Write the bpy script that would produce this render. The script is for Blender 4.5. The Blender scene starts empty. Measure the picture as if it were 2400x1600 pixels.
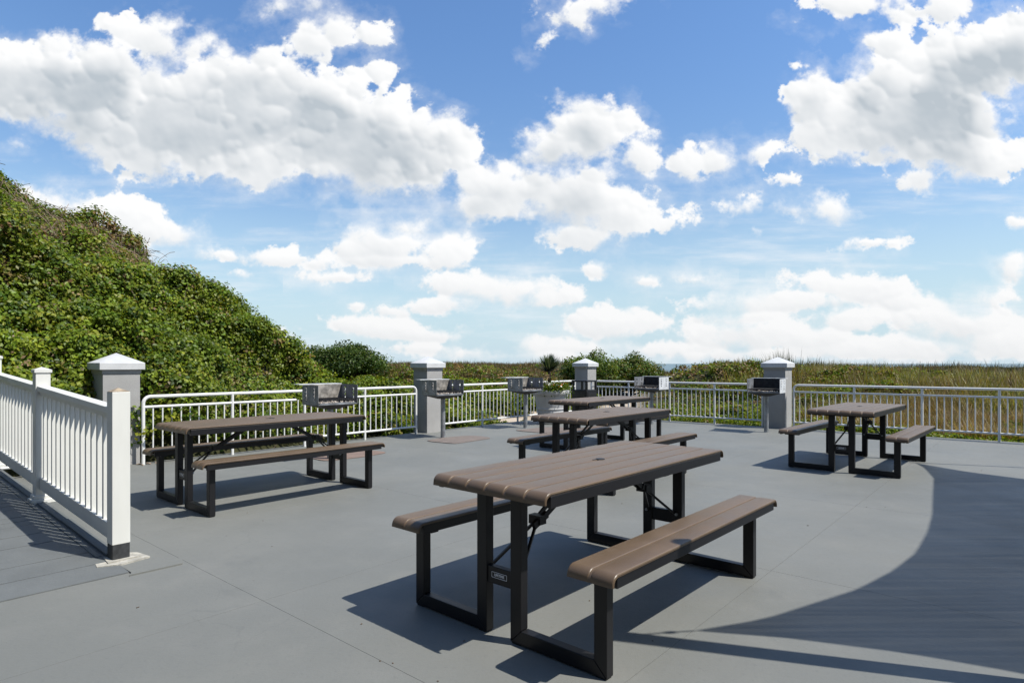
import bpy, bmesh, math, random
import numpy as np
from mathutils import Vector, Matrix
R = math.radians
random.seed(7); rng = np.random.default_rng(11)
S = bpy.context.scene
COL = S.collection

# ------------------------------------------------------------------ camera
cam_d = bpy.data.cameras.new('camera'); cam = bpy.data.objects.new('camera', cam_d); COL.objects.link(cam)
cam.location = (0, 0, 1.291); cam.rotation_euler = (R(90), 0, 0)
cam_d.sensor_width = 36; cam_d.lens = 1443 / 2400 * 36; cam_d.shift_y = 52 / 2400
cam_d.clip_start = 0.05; cam_d.clip_end = 60000
S.camera = cam

# ------------------------------------------------------------------ sun, exposure
SUN_DIR = Vector((0.665, -0.217, 1.0)).normalized()       # towards the sun
SUN_EL = math.asin(SUN_DIR.z)
sun_d = bpy.data.lights.new('sun', 'SUN'); sun = bpy.data.objects.new('sun', sun_d); COL.objects.link(sun)
sun_d.energy = 5.0; sun_d.angle = R(0.5); sun_d.color = (1.0, 0.955, 0.875)
sun.rotation_euler = SUN_DIR.to_track_quat('Z', 'Y').to_euler()
S.view_settings.view_transform = 'Standard'; S.view_settings.look = 'None'
S.view_settings.exposure = 0.30; S.view_settings.gamma = 1; S.view_settings.use_curve_mapping = False
try:
    S.cycles.max_bounces = 6; S.cycles.transparent_max_bounces = 8
except Exception: pass

# ------------------------------------------------------------------ world: Nishita sky with cumulus clouds
W = bpy.data.worlds.new('World'); S.world = W; W.use_nodes = True
SKY_STRENGTH = 0.12
def px(x, y):                        # direction given as tangents: right/forward, up/forward
    return ((x * 1.0204 - 1200) / 1443, (852 - y * 1.0204) / 1443)
CLOUDS = [  # centre x, y, half width, half height, tilt
 (40,190,170,95,0),(200,200,170,105,5),(345,85,95,55,0),(300,70,60,30,0),(440,120,60,30,-20),(420,290,230,120,8),(600,230,190,120,15),(560,160,80,50,0),(715,100,55,55,0),(770,60,45,50,0),(640,15,30,18,0),(735,8,28,14,0),
 (760,290,220,120,25),(900,320,190,95,28),(580,380,110,55,0),(830,390,150,55,12),(1020,330,90,75,35),(180,290,150,50,20),(330,365,160,45,12),(865,85,33,24,20),(870,165,20,22,0),
 (60,330,30,8,0),
 (1350,300,105,75,0),(1335,245,70,40,0),(1265,345,75,50,0),(1480,355,50,42,0),(1330,455,190,65,8),(1140,430,120,60,22),(1420,495,120,55,5),(1350,540,90,26,0),(1110,470,90,38,0),(1520,510,50,20,-15),(1370,405,50,30,0),
 (1590,370,48,38,0),(1650,360,60,40,-8),(1735,350,48,20,-12),
 (1875,225,75,65,0),(2000,215,95,75,-10),(2110,265,220,105,3),(2220,150,150,90,0),(2330,110,110,90,0),(1960,320,150,55,5),(2180,350,180,60,8),(2110,415,50,22,0),(2260,380,120,30,-12),(2060,105,50,40,0),
 (1370,15,95,28,-14),(1330,40,35,25,0),(1268,90,28,15,-30),(1885+120,10,110,22,5),(2040,30,50,20,15),(2170,12,40,28,0),(1840,50,14,8,0),
 (1715,470,50,16,-10),(1810,478,50,12,5),(1905,475,58,32,0),(1890,450,20,14,0),(1735,530,13,9,0),(1825,415,24,9,10),
 (110,465,110,32,12),(260,490,150,42,8),(360,520,85,30,12),(250,540,80,14,0),(355,585,20,9,0),(465,580,35,14,0),
 (890,555,105,38,8),(925,520,42,24,0),(1035,580,50,32,0),(830,570,60,22,0),(920,595,120,16,0),
 (600,590,85,12,4),(655,593,40,16,0),(735,605,24,11,0),(545,630,18,7,0),
 (1140,660,150,30,4),(1250,680,75,24,0),(1060,652,70,24,0),(1185,622,22,10,0),(1375,618,30,16,-10),(1483,645,26,8,0),(1000,700,90,14,-5),
 (890,755,110,20,4),(905,715,38,13,0),(650,768,26,10,0),(990,768,50,12,0),(820,705,12,6,0),
 (1415,735,95,30,0),(1180,815,150,10,0),(1085,808,60,10,0),(1230,795,40,16,0),(1500,803,85,14,0),
 (1780,690,180,24,-4),(1960,655,120,26,2),(1665,690,70,14,0),(2030,672,60,20,0),(1730,770,130,30,0),(1850,775,110,26,4),(2200,745,150,48,3),(2330,610,40,36,0),(2060,800,260,22,0),(2300,780,120,30,0),(1640,800,70,10,0),(2345,513,20,12,0),(1010,640,20,7,0),(760,640,40,7,-3),(1600,640,30,8,0),(1700,735,90,20,0),(1950,735,80,22,-3),(2120,700,90,20,4),(1330,800,70,10,0),(960,800,60,8,0),(1720,815,140,12,0),(2250,690,70,18,0),(2000,560,60,8,-5),
]
nt = W.node_tree; nt.nodes.clear()
def N(t, kind, **k):
    n = t.nodes.new(kind)
    for a, b in k.items(): setattr(n, a, b)
    return n
def put(t, sock, val):
    if hasattr(val, 'is_output') : t.links.new(val, sock)
    else: sock.default_value = val
def M(t, op, *a, clamp=False):
    n = N(t, 'ShaderNodeMath', operation=op, use_clamp=clamp)
    for i, v in enumerate(a): put(t, n.inputs[i], v)
    return n.outputs[0]
def smooth(t, v, a, b):
    n = N(t, 'ShaderNodeMapRange', interpolation_type='SMOOTHSTEP')
    put(t, n.inputs[0], v); n.inputs[1].default_value = a; n.inputs[2].default_value = b
    return n.outputs[0]
def cloud_image(CL, NX=2200, NY=840, x0=-.92, x1=.92, y0=-.06, y1=.64):
    rs = np.random.default_rng(4); P_ = rs.random((256, 256))
    def vn(x, y):
        xi = np.floor(x).astype(int); yi = np.floor(y).astype(int); fx = x - xi; fy = y - yi
        fx = fx * fx * fx * (fx * (fx * 6 - 15) + 10); fy = fy * fy * fy * (fy * (fy * 6 - 15) + 10)
        a = P_[xi & 255, yi & 255]; b = P_[(xi + 1) & 255, yi & 255]; c = P_[xi & 255, (yi + 1) & 255]; d = P_[(xi + 1) & 255, (yi + 1) & 255]
        return a * (1 - fx) * (1 - fy) + b * fx * (1 - fy) + c * (1 - fx) * fy + d * fx * fy
    def fb(x, y, o, g=.55):
        s = 0; a = 1; t = 0
        for i in range(o):
            cs, sn = math.cos(.6 * i), math.sin(.6 * i); s = s + a * vn((x * cs - y * sn) * 2 ** i + 31.7 * i + 50, (x * sn + y * cs) * 2 ** i + 11.3 * i + 50); t += a; a *= g
        return s / t
    def blur(A_, r):
        for ax_ in (0, 1):
            for _ in range(3):
                c = np.cumsum(np.pad(A_, [(r + 1, r) if k == ax_ else (0, 0) for k in (0, 1)], mode='edge'), ax_)
                A_ = (np.take(c, range(2 * r + 1, c.shape[ax_]), ax_) - np.take(c, range(0, c.shape[ax_] - 2 * r - 1), ax_)) / (2 * r + 1)
        return A_
    xs = np.linspace(x0, x1, NX); ys = np.linspace(y0, y1, NY); X, Y = np.meshgrid(xs, ys); dx_ = xs[1] - xs[0]; dy_ = ys[1] - ys[0]
    w = .014
    Xw = X + w * (fb(X * 16, Y * 16, 4) - .5); Yw = Y + w * (fb(X * 16 + 40, Y * 16 + 20, 4) - .5)
    D = np.full(X.shape, -.2); H = np.zeros(X.shape)
    def stamp(cx, cy, rx, ry, t, z0, kk):
        m = max(rx, ry) + .045
        i0 = max(0, int((cy - m - y0) / dy_)); i1 = min(NY, int((cy + m - y0) / dy_) + 1); j0 = max(0, int((cx - m - x0) / dx_)); j1 = min(NX, int((cx + m - x0) / dx_) + 1)
        if i1 <= i0 or j1 <= j0: return
        dx = Xw[i0:i1, j0:j1] - cx; dy = Yw[i0:i1, j0:j1] - cy; u = (dx * math.cos(t) - dy * math.sin(t)) / rx; v = (dx * math.sin(t) + dy * math.cos(t)) / ry
        q = np.hypot(u, v); s = (1 - q) * min(rx, ry); d = D[i0:i1, j0:j1]
        h = np.clip(.5 + .5 * (s - d) / kk, 0, 1); D[i0:i1, j0:j1] = d + (s - d) * h + kk * h * (1 - h)
        z = np.where(q < 1, z0 + min(rx, ry, .03) * np.sqrt(np.clip(1 - q * q, 0, 1)), 0); H[i0:i1, j0:j1] = np.maximum(H[i0:i1, j0:j1], z)
    for (cx, cy, a, b, ang) in CL:
        c = px(cx, cy); rx, ry = a * 1.0204 / 1443 * (1.0 + .14 * (b < 35)), b * 1.0204 / 1443 * (1.0 + .22 * (b < 35)); t = R(ang); stamp(c[0], c[1], rx, ry, t, 0, .006)
        n = int(10 + 40 * (rx + ry))
        for k in range(n):
            an = rs.random() * 2 * math.pi; q = rs.uniform(.45, 1.0) ** .6; top = math.sin(an) > -.25
            r1 = min(rx, ry) * rs.uniform(.16, .40) * (1 if top else .6)
            ux, uy = math.cos(an) * rx * q * .93, math.sin(an) * ry * q * .93
            X1 = c[0] + ux * math.cos(t) + uy * math.sin(t); Y1 = c[1] - ux * math.sin(t) + uy * math.cos(t)
            stamp(X1, Y1, r1 * 1.15, r1, 0, (1 - q * .8) * min(rx, ry) * .8, .0035)
            for _ in range(5):
                a2 = rs.random() * 2 * math.pi; r2 = r1 * rs.uniform(.22, .5)
                stamp(X1 + math.cos(a2) * r1, Y1 + math.sin(a2) * r1 * .9, r2, r2, 0, (1 - q * .8) * min(rx, ry) * .8 + r1 * .3, .002)
    n1 = fb(X * 30, Y * 34, 7, .62) - .5
    amp = np.clip(.45 + Y * 1.6, .45, 1.0)
    D = D + amp * .050 * n1 + .0045
    soft = .0075 + .040 * np.clip(fb(X * 11 + 80, Y * 12, 3) - .42, 0, 1) * 2
    t = np.clip((D + .001) / soft, 0, 1); A = t * t * (3 - 2 * t)
    A = np.clip(A + .34 * np.clip(1 + D / .02, 0, 1) * np.clip(fb(X * 9 + 3, Y * 14 + 9, 6, .6) - .40, 0, 1) * 3 * (1 - A), 0, 1)     # thin veil round the clouds
    # light from the upper right
    Hs = blur(H + .006 * n1 + .004 * (fb(X * 70, Y * 70, 3) - .5), 2); gy, gx = np.gradient(Hs, dy_, dx_); nz_ = 1 / np.sqrt(1 + .5 * (gx ** 2 + gy ** 2))
    lam = (-.42 * gx - .62 * gy) * .7 * nz_; lam = blur(np.clip(lam, -.8, .8), 1)
    Dp = np.clip(D, 0, .045); O = 0; ws = 0
    for k in range(1, 15):
        sh = k * .0055; sx = int(round(sh * .35 / dx_)); sy = int(round(sh * .93 / dy_)); q = np.roll(np.roll(Dp, -sy, 0), -sx, 1); q[-sy:] = q[-sy - 1]
        O = O + q * (1 - k / 18); ws += 1 - k / 18
    O = blur(O / ws, 9)
    s = np.clip((O - .006) / .030, 0, 1); s = s * s * (3 - 2 * s)
    s = s * (.25 + .75 * np.clip((blur(Dp, 6) - .010) / .03, 0, 1)) * np.clip(.25 + 1.5 * fb(X * 7 + 5, Y * 9, 4), .2, 1.15)
    s = np.clip(s * .78 + .07 - .46 * lam, 0, 1) * np.clip(.60 + Y * 1.6, .5, 1)
    hi = np.array([1.0, 1.005, 1.01]); lo = np.array([.51, .57, .625]); B = hi + (lo - hi) * s[..., None]
    B = B * (1 - .07 * (1 - np.clip(Y / .2, 0, 1)))[..., None]
    return X, Y, A, B
_X, _Y, _A, _B = cloud_image(CLOUDS)
sky_img = bpy.data.images.new('computed_clouds', _A.shape[1], _A.shape[0], alpha=True, float_buffer=True)
sky_img.colorspace_settings.name = 'Non-Color'; sky_img.alpha_mode = 'CHANNEL_PACKED'
sky_img.pixels.foreach_set(np.concatenate([_B, _A[..., None]], -1).astype(np.float32).ravel()); sky_img.update(); sky_img.pack()
tc = N(nt, 'ShaderNodeTexCoord'); sp = N(nt, 'ShaderNodeSeparateXYZ'); nt.links.new(tc.outputs['Generated'], sp.inputs[0])
yy = M(nt, 'MAXIMUM', sp.outputs['Y'], 0.12)
cmb = N(nt, 'ShaderNodeCombineXYZ'); put(nt, cmb.inputs[0], M(nt, 'DIVIDE', sp.outputs['X'], yy)); put(nt, cmb.inputs[1], M(nt, 'DIVIDE', sp.outputs['Z'], yy))
uv = N(nt, 'ShaderNodeMapping'); uv.inputs['Location'].default_value = (.5, .06 / .70, 0); uv.inputs['Scale'].default_value = (1 / 1.84, 1 / .70, 1); nt.links.new(cmb.outputs[0], uv.inputs[0])
ti = N(nt, 'ShaderNodeTexImage', extension='CLIP', interpolation='Linear'); ti.image = sky_img; nt.links.new(uv.outputs[0], ti.inputs[0])
alpha_f = ti.outputs['Alpha']
# the rest of the sky dome: scattered clouds of the same kind
zz = M(nt, 'ADD', M(nt, 'MAXIMUM', sp.outputs['Z'], 0.0), 0.25)
c2 = N(nt, 'ShaderNodeCombineXYZ'); put(nt, c2.inputs[0], M(nt, 'DIVIDE', sp.outputs['X'], zz)); put(nt, c2.inputs[1], M(nt, 'DIVIDE', sp.outputs['Y'], zz))
nb = N(nt, 'ShaderNodeTexNoise'); nb.inputs['Scale'].default_value = 1.6; nb.inputs['Detail'].default_value = 7; nb.inputs['Roughness'].default_value = .55
nt.links.new(c2.outputs[0], nb.inputs['Vector'])
alpha_b = smooth(nt, nb.outputs[0], 0.58, 0.66)
front = M(nt, 'MULTIPLY', smooth(nt, sp.outputs['Y'], 0.42, 0.55), M(nt, 'SUBTRACT', 1.0, smooth(nt, sp.outputs['Z'], 0.50, 0.60)))
def mixf(f, a, b):
    n = N(nt, 'ShaderNodeMix', data_type='FLOAT'); put(nt, n.inputs[0], f); put(nt, n.inputs[2], a); put(nt, n.inputs[3], b); return n.outputs[0]
def mixc(f, a, b, t=None):
    t = t or nt
    n = N(t, 'ShaderNodeMix', data_type='RGBA'); put(t, n.inputs[0], f); put(t, n.inputs[6], a); put(t, n.inputs[7], b); return n.outputs[2]
alpha = mixf(front, alpha_b, alpha_f)
# high thin streaks
mp = N(nt, 'ShaderNodeMapping'); mp.inputs['Scale'].default_value = (1.6, 11, 1); mp.inputs['Rotation'].default_value = (0, 0, R(-5)); nt.links.new(cmb.outputs[0], mp.inputs[0])
nc = N(nt, 'ShaderNodeTexNoise'); nc.inputs['Scale'].default_value = 1.7; nc.inputs['Detail'].default_value = 8; nc.inputs['Roughness'].default_value = .62; nt.links.new(mp.outputs[0], nc.inputs['Vector'])
cir = M(nt, 'MULTIPLY', smooth(nt, nc.outputs[0], 0.47, 0.75), M(nt, 'SUBTRACT', 1.0, smooth(nt, sp.outputs['Z'], 0.12, 0.36)))
cir = M(nt, 'MULTIPLY', M(nt, 'MULTIPLY', cir, 0.72), front)
sky = N(nt, 'ShaderNodeTexSky', sky_type='NISHITA'); sky.sun_disc = False
sky.sun_elevation = SUN_EL; sky.sun_rotation = math.atan2(SUN_DIR.x, SUN_DIR.y)
sky.air_density = 1.0; sky.dust_density = 0.6; sky.ozone_density = 1.6
k = 1 / SKY_STRENGTH
def vmul(a, b):
    n = N(nt, 'ShaderNodeVectorMath', operation='MULTIPLY'); put(nt, n.inputs[0], a); put(nt, n.inputs[1], b); return n.outputs[0]
el = sp.outputs['Z']
tintv = mixc(smooth(nt, el, .05, .52), (1.22, 1.27, 1.23, 1), (1.04, 1.33, 1.60, 1))
base = vmul(sky.outputs[0], tintv)
base = mixc(M(nt, 'MULTIPLY', M(nt, 'SUBTRACT', 1.0, smooth(nt, el, -.02, .30)), .9), base, (.56 * k, .735 * k, .86 * k, 1))
ccol = mixc(front, (.85 * k, .87 * k, .90 * k, 1), vmul(ti.outputs['Color'], (k, k, k)))
s1 = mixc(cir, base, (0.9 * k, 0.93 * k, 0.97 * k, 1))
s2 = mixc(alpha, s1, ccol)
bg = N(nt, 'ShaderNodeBackground'); bg.inputs[1].default_value = SKY_STRENGTH * .812; nt.links.new(s2, bg.inputs[0])
wo = N(nt, 'ShaderNodeOutputWorld'); nt.links.new(bg.outputs[0], wo.inputs[0])

# ------------------------------------------------------------------ materials
def mat(name, col, rough=0.6, metal=0.0, spec=0.5, var=0.0, vscale=8, bump=0.0, bscale=120, col2=None, stretch=None, obj_var=0.0):
    m = bpy.data.materials.new(name); m.use_nodes = True; t = m.node_tree; b = t.nodes['Principled BSDF']
    b.inputs['Roughness'].default_value = rough; b.inputs['Metallic'].default_value = metal; b.inputs['Specular IOR Level'].default_value = spec
    c = (*col, 1); tcn = N(t, 'ShaderNodeTexCoord'); vec = tcn.outputs['Object']
    if stretch:
        mm = N(t, 'ShaderNodeMapping'); mm.inputs['Scale'].default_value = stretch; t.links.new(vec, mm.inputs[0]); vec = mm.outputs[0]
    if var or col2:
        n = N(t, 'ShaderNodeTexNoise'); n.inputs['Scale'].default_value = vscale; n.inputs['Detail'].default_value = 6; n.inputs['Roughness'].default_value = .6
        t.links.new(vec, n.inputs['Vector'])
        f = smooth(t, n.outputs[0], .35, .68)
        ca = tuple(v * (1 - var) for v in col) + (1,); cb = (tuple(col2) if col2 else tuple(min(1, v * (1 + var)) for v in col)) + (1,)
        out = mixc(f, ca, cb, t)
        t.links.new(out, b.inputs['Base Color'])
        rr = N(t, 'ShaderNodeMapRange'); t.links.new(n.outputs[0], rr.inputs[0]); rr.inputs[1].default_value = .3; rr.inputs[2].default_value = .7
        rr.inputs[3].default_value = max(.05, rough - .07); rr.inputs[4].default_value = min(1, rough + .08); t.links.new(rr.outputs[0], b.inputs['Roughness'])
    else: b.inputs['Base Color'].default_value = c
    if bump:
        n = N(t, 'ShaderNodeTexNoise'); n.inputs['Scale'].default_value = bscale; n.inputs['Detail'].default_value = 4; t.links.new(vec, n.inputs['Vector'])
        bp = N(t, 'ShaderNodeBump'); bp.inputs['Strength'].default_value = bump; bp.inputs['Distance'].default_value = .004
        t.links.new(n.outputs[0], bp.inputs['Height']); t.links.new(bp.outputs[0], b.inputs['Normal'])
    return m
MAT = {}
MAT['plank'] = mat('brown_plastic', (.122, .083, .051), .41, var=.08, vscale=5, bump=.18, bscale=260, spec=.5)
MAT['frame'] = mat('black_steel', (.0095, .0095, .011), .42, spec=.35, bump=.05, bscale=300)
MAT['rail'] = mat('white_painted_steel', (.70, .70, .68), .30, var=.03, vscale=6)
MAT['vinyl'] = mat('white_vinyl', (.66, .66, .62), .42, var=.05, vscale=4, stretch=(1, 1, .2))
MAT['boot'] = mat('charcoal_boot', (.03, .032, .034), .6, var=.3, vscale=30, bump=.2)
MAT['stucco'] = mat('grey_stucco', (.33, .325, .315), .85, var=.06, vscale=3.0, bump=.8, bscale=140, spec=.2)
MAT['pcap'] = mat('pale_grey_cap', (.52, .525, .525), .6, var=.04, bump=.25, bscale=90)
MAT['galv'] = mat('galvanised_steel', (.30, .315, .33), .42, metal=.55, var=.25, vscale=14, bump=.1)
MAT['grillside'] = mat('weathered_grill_steel', (.24, .25, .265), .5, metal=.35, var=.30, vscale=9, bump=.2)
MAT['grillback'] = mat('smoked_steel', (.30, .28, .25), .6, metal=.3, var=.4, vscale=12, bump=.2)
MAT['grilldark'] = mat('sooty_shaded_steel', (.030, .029, .028), .7, metal=.2, var=.4, vscale=20, bump=.3)
MAT['shelf'] = mat('worn_steel_shelf', (.66, .67, .66), .4, metal=.2, var=.12, vscale=12)
MAT['ash'] = mat('pale_ash', (.66, .58, .50), .9, var=.35, vscale=60, bump=.8)
MAT['redtag'] = mat('red_tag', (.20, .03, .03), .5)
MAT['bin'] = mat('black_plastic', (.010, .010, .012), .45, bump=.1)
MAT['binpanel'] = mat('bin_panel', (.018, .018, .02), .35)
MAT['pot'] = mat('grey_pot', (.40, .40, .395), .65, var=.07, vscale=5, bump=.2)
MAT['soil'] = mat('soil', (.035, .025, .018), .9, bump=1)
MAT['mat1'] = mat('rust_brown_mat', (.185, .13, .105), .85, var=.12, vscale=6, bump=.4, bscale=160)
MAT['mat2'] = mat('taupe_mat', (.16, .13, .112), .85, var=.12, vscale=6, bump=.4, bscale=160)
MAT['caulk'] = mat('cream_adhesive', (.36, .345, .30), .9, var=.2, vscale=25, bump=.8, bscale=60)
MAT['letter'] = mat('white_lettering', (.75, .76, .78), .5)
MAT['wood'] = mat('old_wood', (.30, .24, .17), .85, var=.3, vscale=20, bump=.4)
MAT['deck'] = mat('painted_deck_board', (.122, .131, .132), .62, var=.07, vscale=3, bump=.5, bscale=60, stretch=(1, 1, 1), spec=.3)
MAT['pole'] = mat('dark_pole', (.02, .02, .02), .4)
MAT['steelw'] = mat('rope_steel', (.5, .5, .5), .35, metal=.8)
MAT['blocker_wall'] = mat('blocker_wall_paint', (.33, .32, .29), .9, var=.05)
MAT['winglass'] = mat('blocker_glass', (.02, .03, .04), .08, spec=.8)
MAT['flowerw'] = mat('white_petal', (.80, .80, .75), .6)
MAT['flowero'] = mat('orange_petal', (.75, .20, .02), .6)
MAT['dryleaf'] = mat('dry_leaf', (.40, .29, .20), .8, var=.2, vscale=40)
MAT['twig'] = mat('dead_vine', (.23, .165, .115), .85, var=.3, vscale=10)
MAT['stem'] = mat('bark', (.10, .075, .05), .9, var=.3, vscale=10, bump=.5)

def patio_mat():
    m = bpy.data.materials.new('painted_concrete'); m.use_nodes = True; t = m.node_tree; b = t.nodes['Principled BSDF']
    ge = N(t, 'ShaderNodeNewGeometry'); v = ge.outputs['Position']
    def noise(sc, det=5, ro=.6, st=None):
        n = N(t, 'ShaderNodeTexNoise'); n.inputs['Scale'].default_value = sc; n.inputs['Detail'].default_value = det; n.inputs['Roughness'].default_value = ro
        if st:
            mm = N(t, 'ShaderNodeMapping'); mm.inputs['Rotation'].default_value = (0, 0, R(-40)); mm.inputs['Scale'].default_value = st; t.links.new(v, mm.inputs[0]); t.links.new(mm.outputs[0], n.inputs[0])
        else: t.links.new(v, n.inputs[0])
        return n.outputs[0]
    c = mixc(smooth(t, noise(.55, 4), .35, .68), (.150, .155, .145, 1), (.173, .176, .163, 1), t)
    c = mixc(M(t, 'MULTIPLY', smooth(t, noise(2.2, 7, .7), .50, .78), .38), c, (.195, .195, .180, 1), t)      # worn, dusty patches
    c = mixc(M(t, 'MULTIPLY', smooth(t, noise(3.3, 8, .75, (1, 1, 1)), .60, .80), .35), c, (.102, .112, .116, 1), t)
    c = mixc(M(t, 'MULTIPLY', smooth(t, noise(38, 3, .6), .52, .75), .22), c, (.10, .105, .107, 1), t)
    c = mixc(M(t, 'MULTIPLY', smooth(t, noise(9, 9, .8), .68, .74), .5), c, (.27, .27, .255, 1), t)           # small chips
    vo = N(t, 'ShaderNodeTexVoronoi', feature='DISTANCE_TO_EDGE'); vo.inputs['Scale'].default_value = .42; wv_ = N(t, 'ShaderNodeVectorMath', operation='MULTIPLY_ADD')
    nn_ = N(t, 'ShaderNodeTexNoise'); nn_.inputs['Scale'].default_value = 1.7; nn_.inputs['Detail'].default_value = 8; t.links.new(v, nn_.inputs[0]); t.links.new(nn_.outputs['Color'], wv_.inputs[0]); wv_.inputs[1].default_value = (.9, .9, 0); t.links.new(v, wv_.inputs[2]); t.links.new(wv_.outputs[0], vo.inputs['Vector'])
    crack = M(t, 'MULTIPLY', M(t, 'SUBTRACT', 1.0, smooth(t, vo.outputs['Distance'], .0006, .0032)), smooth(t, noise(.8, 3), .50, .62))
    c = mixc(M(t, 'MULTIPLY', crack, .16), c, (.085, .09, .09, 1), t)                                          # hairline cracks under the paint
    c = mixc(M(t, 'MULTIPLY', smooth(t, noise(.9, 6, .7), .60, .72), .30), c, (.108, .114, .114, 1), t)          # broad stains
    t.links.new(c, b.inputs['Base Color'])
    b.inputs['Specular IOR Level'].default_value = .32
    rr = N(t, 'ShaderNodeMapRange'); t.links.new(noise(1.4, 5), rr.inputs[0]); rr.inputs[1].default_value = .3; rr.inputs[2].default_value = .7; rr.inputs[3].default_value = .5; rr.inputs[4].default_value = .72
    t.links.new(rr.outputs[0], b.inputs['Roughness'])
    bp = N(t, 'ShaderNodeBump'); bp.inputs['Strength'].default_value = .35; bp.inputs['Distance'].default_value = .004
    hh = M(t, 'ADD', noise(70, 5, .7), M(t, 'MULTIPLY', noise(3, 4), 3.0)); t.links.new(hh, bp.inputs['Height']); t.links.new(bp.outputs[0], b.inputs['Normal'])
    return m
MAT['patio'] = patio_mat()

def leaf_mat(name, rough=.45, trans=.28, gloss=.05, attr='tint'):
    m = bpy.data.materials.new(name); m.use_nodes = True; t = m.node_tree; t.nodes.clear()
    a = N(t, 'ShaderNodeAttribute', attribute_name=attr)
    d = N(t, 'ShaderNodeBsdfDiffuse'); tr = N(t, 'ShaderNodeBsdfTranslucent'); gl = N(t, 'ShaderNodeBsdfGlossy'); gl.inputs['Roughness'].default_value = rough
    gl.inputs['Color'].default_value = (.8, .85, .8, 1)
    dk = N(t, 'ShaderNodeVectorMath', operation='MULTIPLY'); t.links.new(a.outputs['Color'], dk.inputs[0]); dk.inputs[1].default_value = (.88, .88, .88); t.links.new(dk.outputs[0], d.inputs[0])
    mx = N(t, 'ShaderNodeVectorMath', operation='MULTIPLY'); t.links.new(a.outputs['Color'], mx.inputs[0]); mx.inputs[1].default_value = (1.7, 1.6, .5); t.links.new(mx.outputs[0], tr.inputs[0])
    m1 = N(t, 'ShaderNodeMixShader'); m1.inputs[0].default_value = trans; t.links.new(d.outputs[0], m1.inputs[1]); t.links.new(tr.outputs[0], m1.inputs[2])
    m2 = N(t, 'ShaderNodeMixShader'); m2.inputs[0].default_value = gloss; t.links.new(m1.outputs[0], m2.inputs[1]); t.links.new(gl.outputs[0], m2.inputs[2])
    o = N(t, 'ShaderNodeOutputMaterial'); t.links.new(m2.outputs[0], o.inputs[0]); return m
MAT['leaf'] = leaf_mat('leaf', gloss=.018, rough=.45)
MAT['grass'] = leaf_mat('grass_blade', trans=.3, gloss=.03)
MAT['frond'] = leaf_mat('palm_frond', trans=.15, gloss=.05)

def terrain_mat():
    m = bpy.data.materials.new('dune_sand'); m.use_nodes = True; t = m.node_tree; b = t.nodes['Principled BSDF']; b.inputs['Roughness'].default_value = .95; b.inputs['Specular IOR Level'].default_value = .1
    ge = N(t, 'ShaderNodeNewGeometry'); a = N(t, 'ShaderNodeAttribute', attribute_name='cover')
    n = N(t, 'ShaderNodeTexNoise'); n.inputs['Scale'].default_value = 3; n.inputs['Detail'].default_value = 8; t.links.new(ge.outputs['Position'], n.inputs[0])
    sand = mixc(n.outputs[0], (.36, .29, .215, 1), (.50, .42, .33, 1), t)
    lit = mixc(n.outputs[0], (.022, .026, .012, 1), (.055, .052, .024, 1), t)
    t.links.new(mixc(a.outputs['Fac'], sand, lit, t), b.inputs['Base Color'])
    bp = N(t, 'ShaderNodeBump'); bp.inputs['Strength'].default_value = .6; bp.inputs['Distance'].default_value = .05; n3 = N(t, 'ShaderNodeTexNoise'); n3.inputs['Scale'].default_value = 14; t.links.new(ge.outputs['Position'], n3.inputs[0])
    t.links.new(n3.outputs[0], bp.inputs['Height']); t.links.new(bp.outputs[0], b.inputs['Normal']); return m
MAT['terrain'] = terrain_mat()
def sea_mat():
    m = bpy.data.materials.new('sea_water'); m.use_nodes = True; t = m.node_tree; b = t.nodes['Principled BSDF']
    b.inputs['Base Color'].default_value = (.035, .085, .10, 1); b.inputs['Roughness'].default_value = .3
    ge = N(t, 'ShaderNodeNewGeometry'); mm = N(t, 'ShaderNodeMapping'); mm.inputs['Scale'].default_value = (.02, .25, 1); t.links.new(ge.outputs['Position'], mm.inputs[0])
    n = N(t, 'ShaderNodeTexNoise'); n.inputs['Scale'].default_value = 1.0; n.inputs['Detail'].default_value = 6; t.links.new(mm.outputs[0], n.inputs[0])
    t.links.new(mixc(smooth(t, n.outputs[0], .4, .7), (.03, .08, .10, 1), (.10, .17, .17, 1), t), b.inputs['Base Color'])
    bp = N(t, 'ShaderNodeBump'); bp.inputs['Strength'].default_value = .5; bp.inputs['Distance'].default_value = .4; t.links.new(n.outputs[0], bp.inputs['Height']); t.links.new(bp.outputs[0], b.inputs['Normal'])
    return m
MAT['sea'] = sea_mat()
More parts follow.
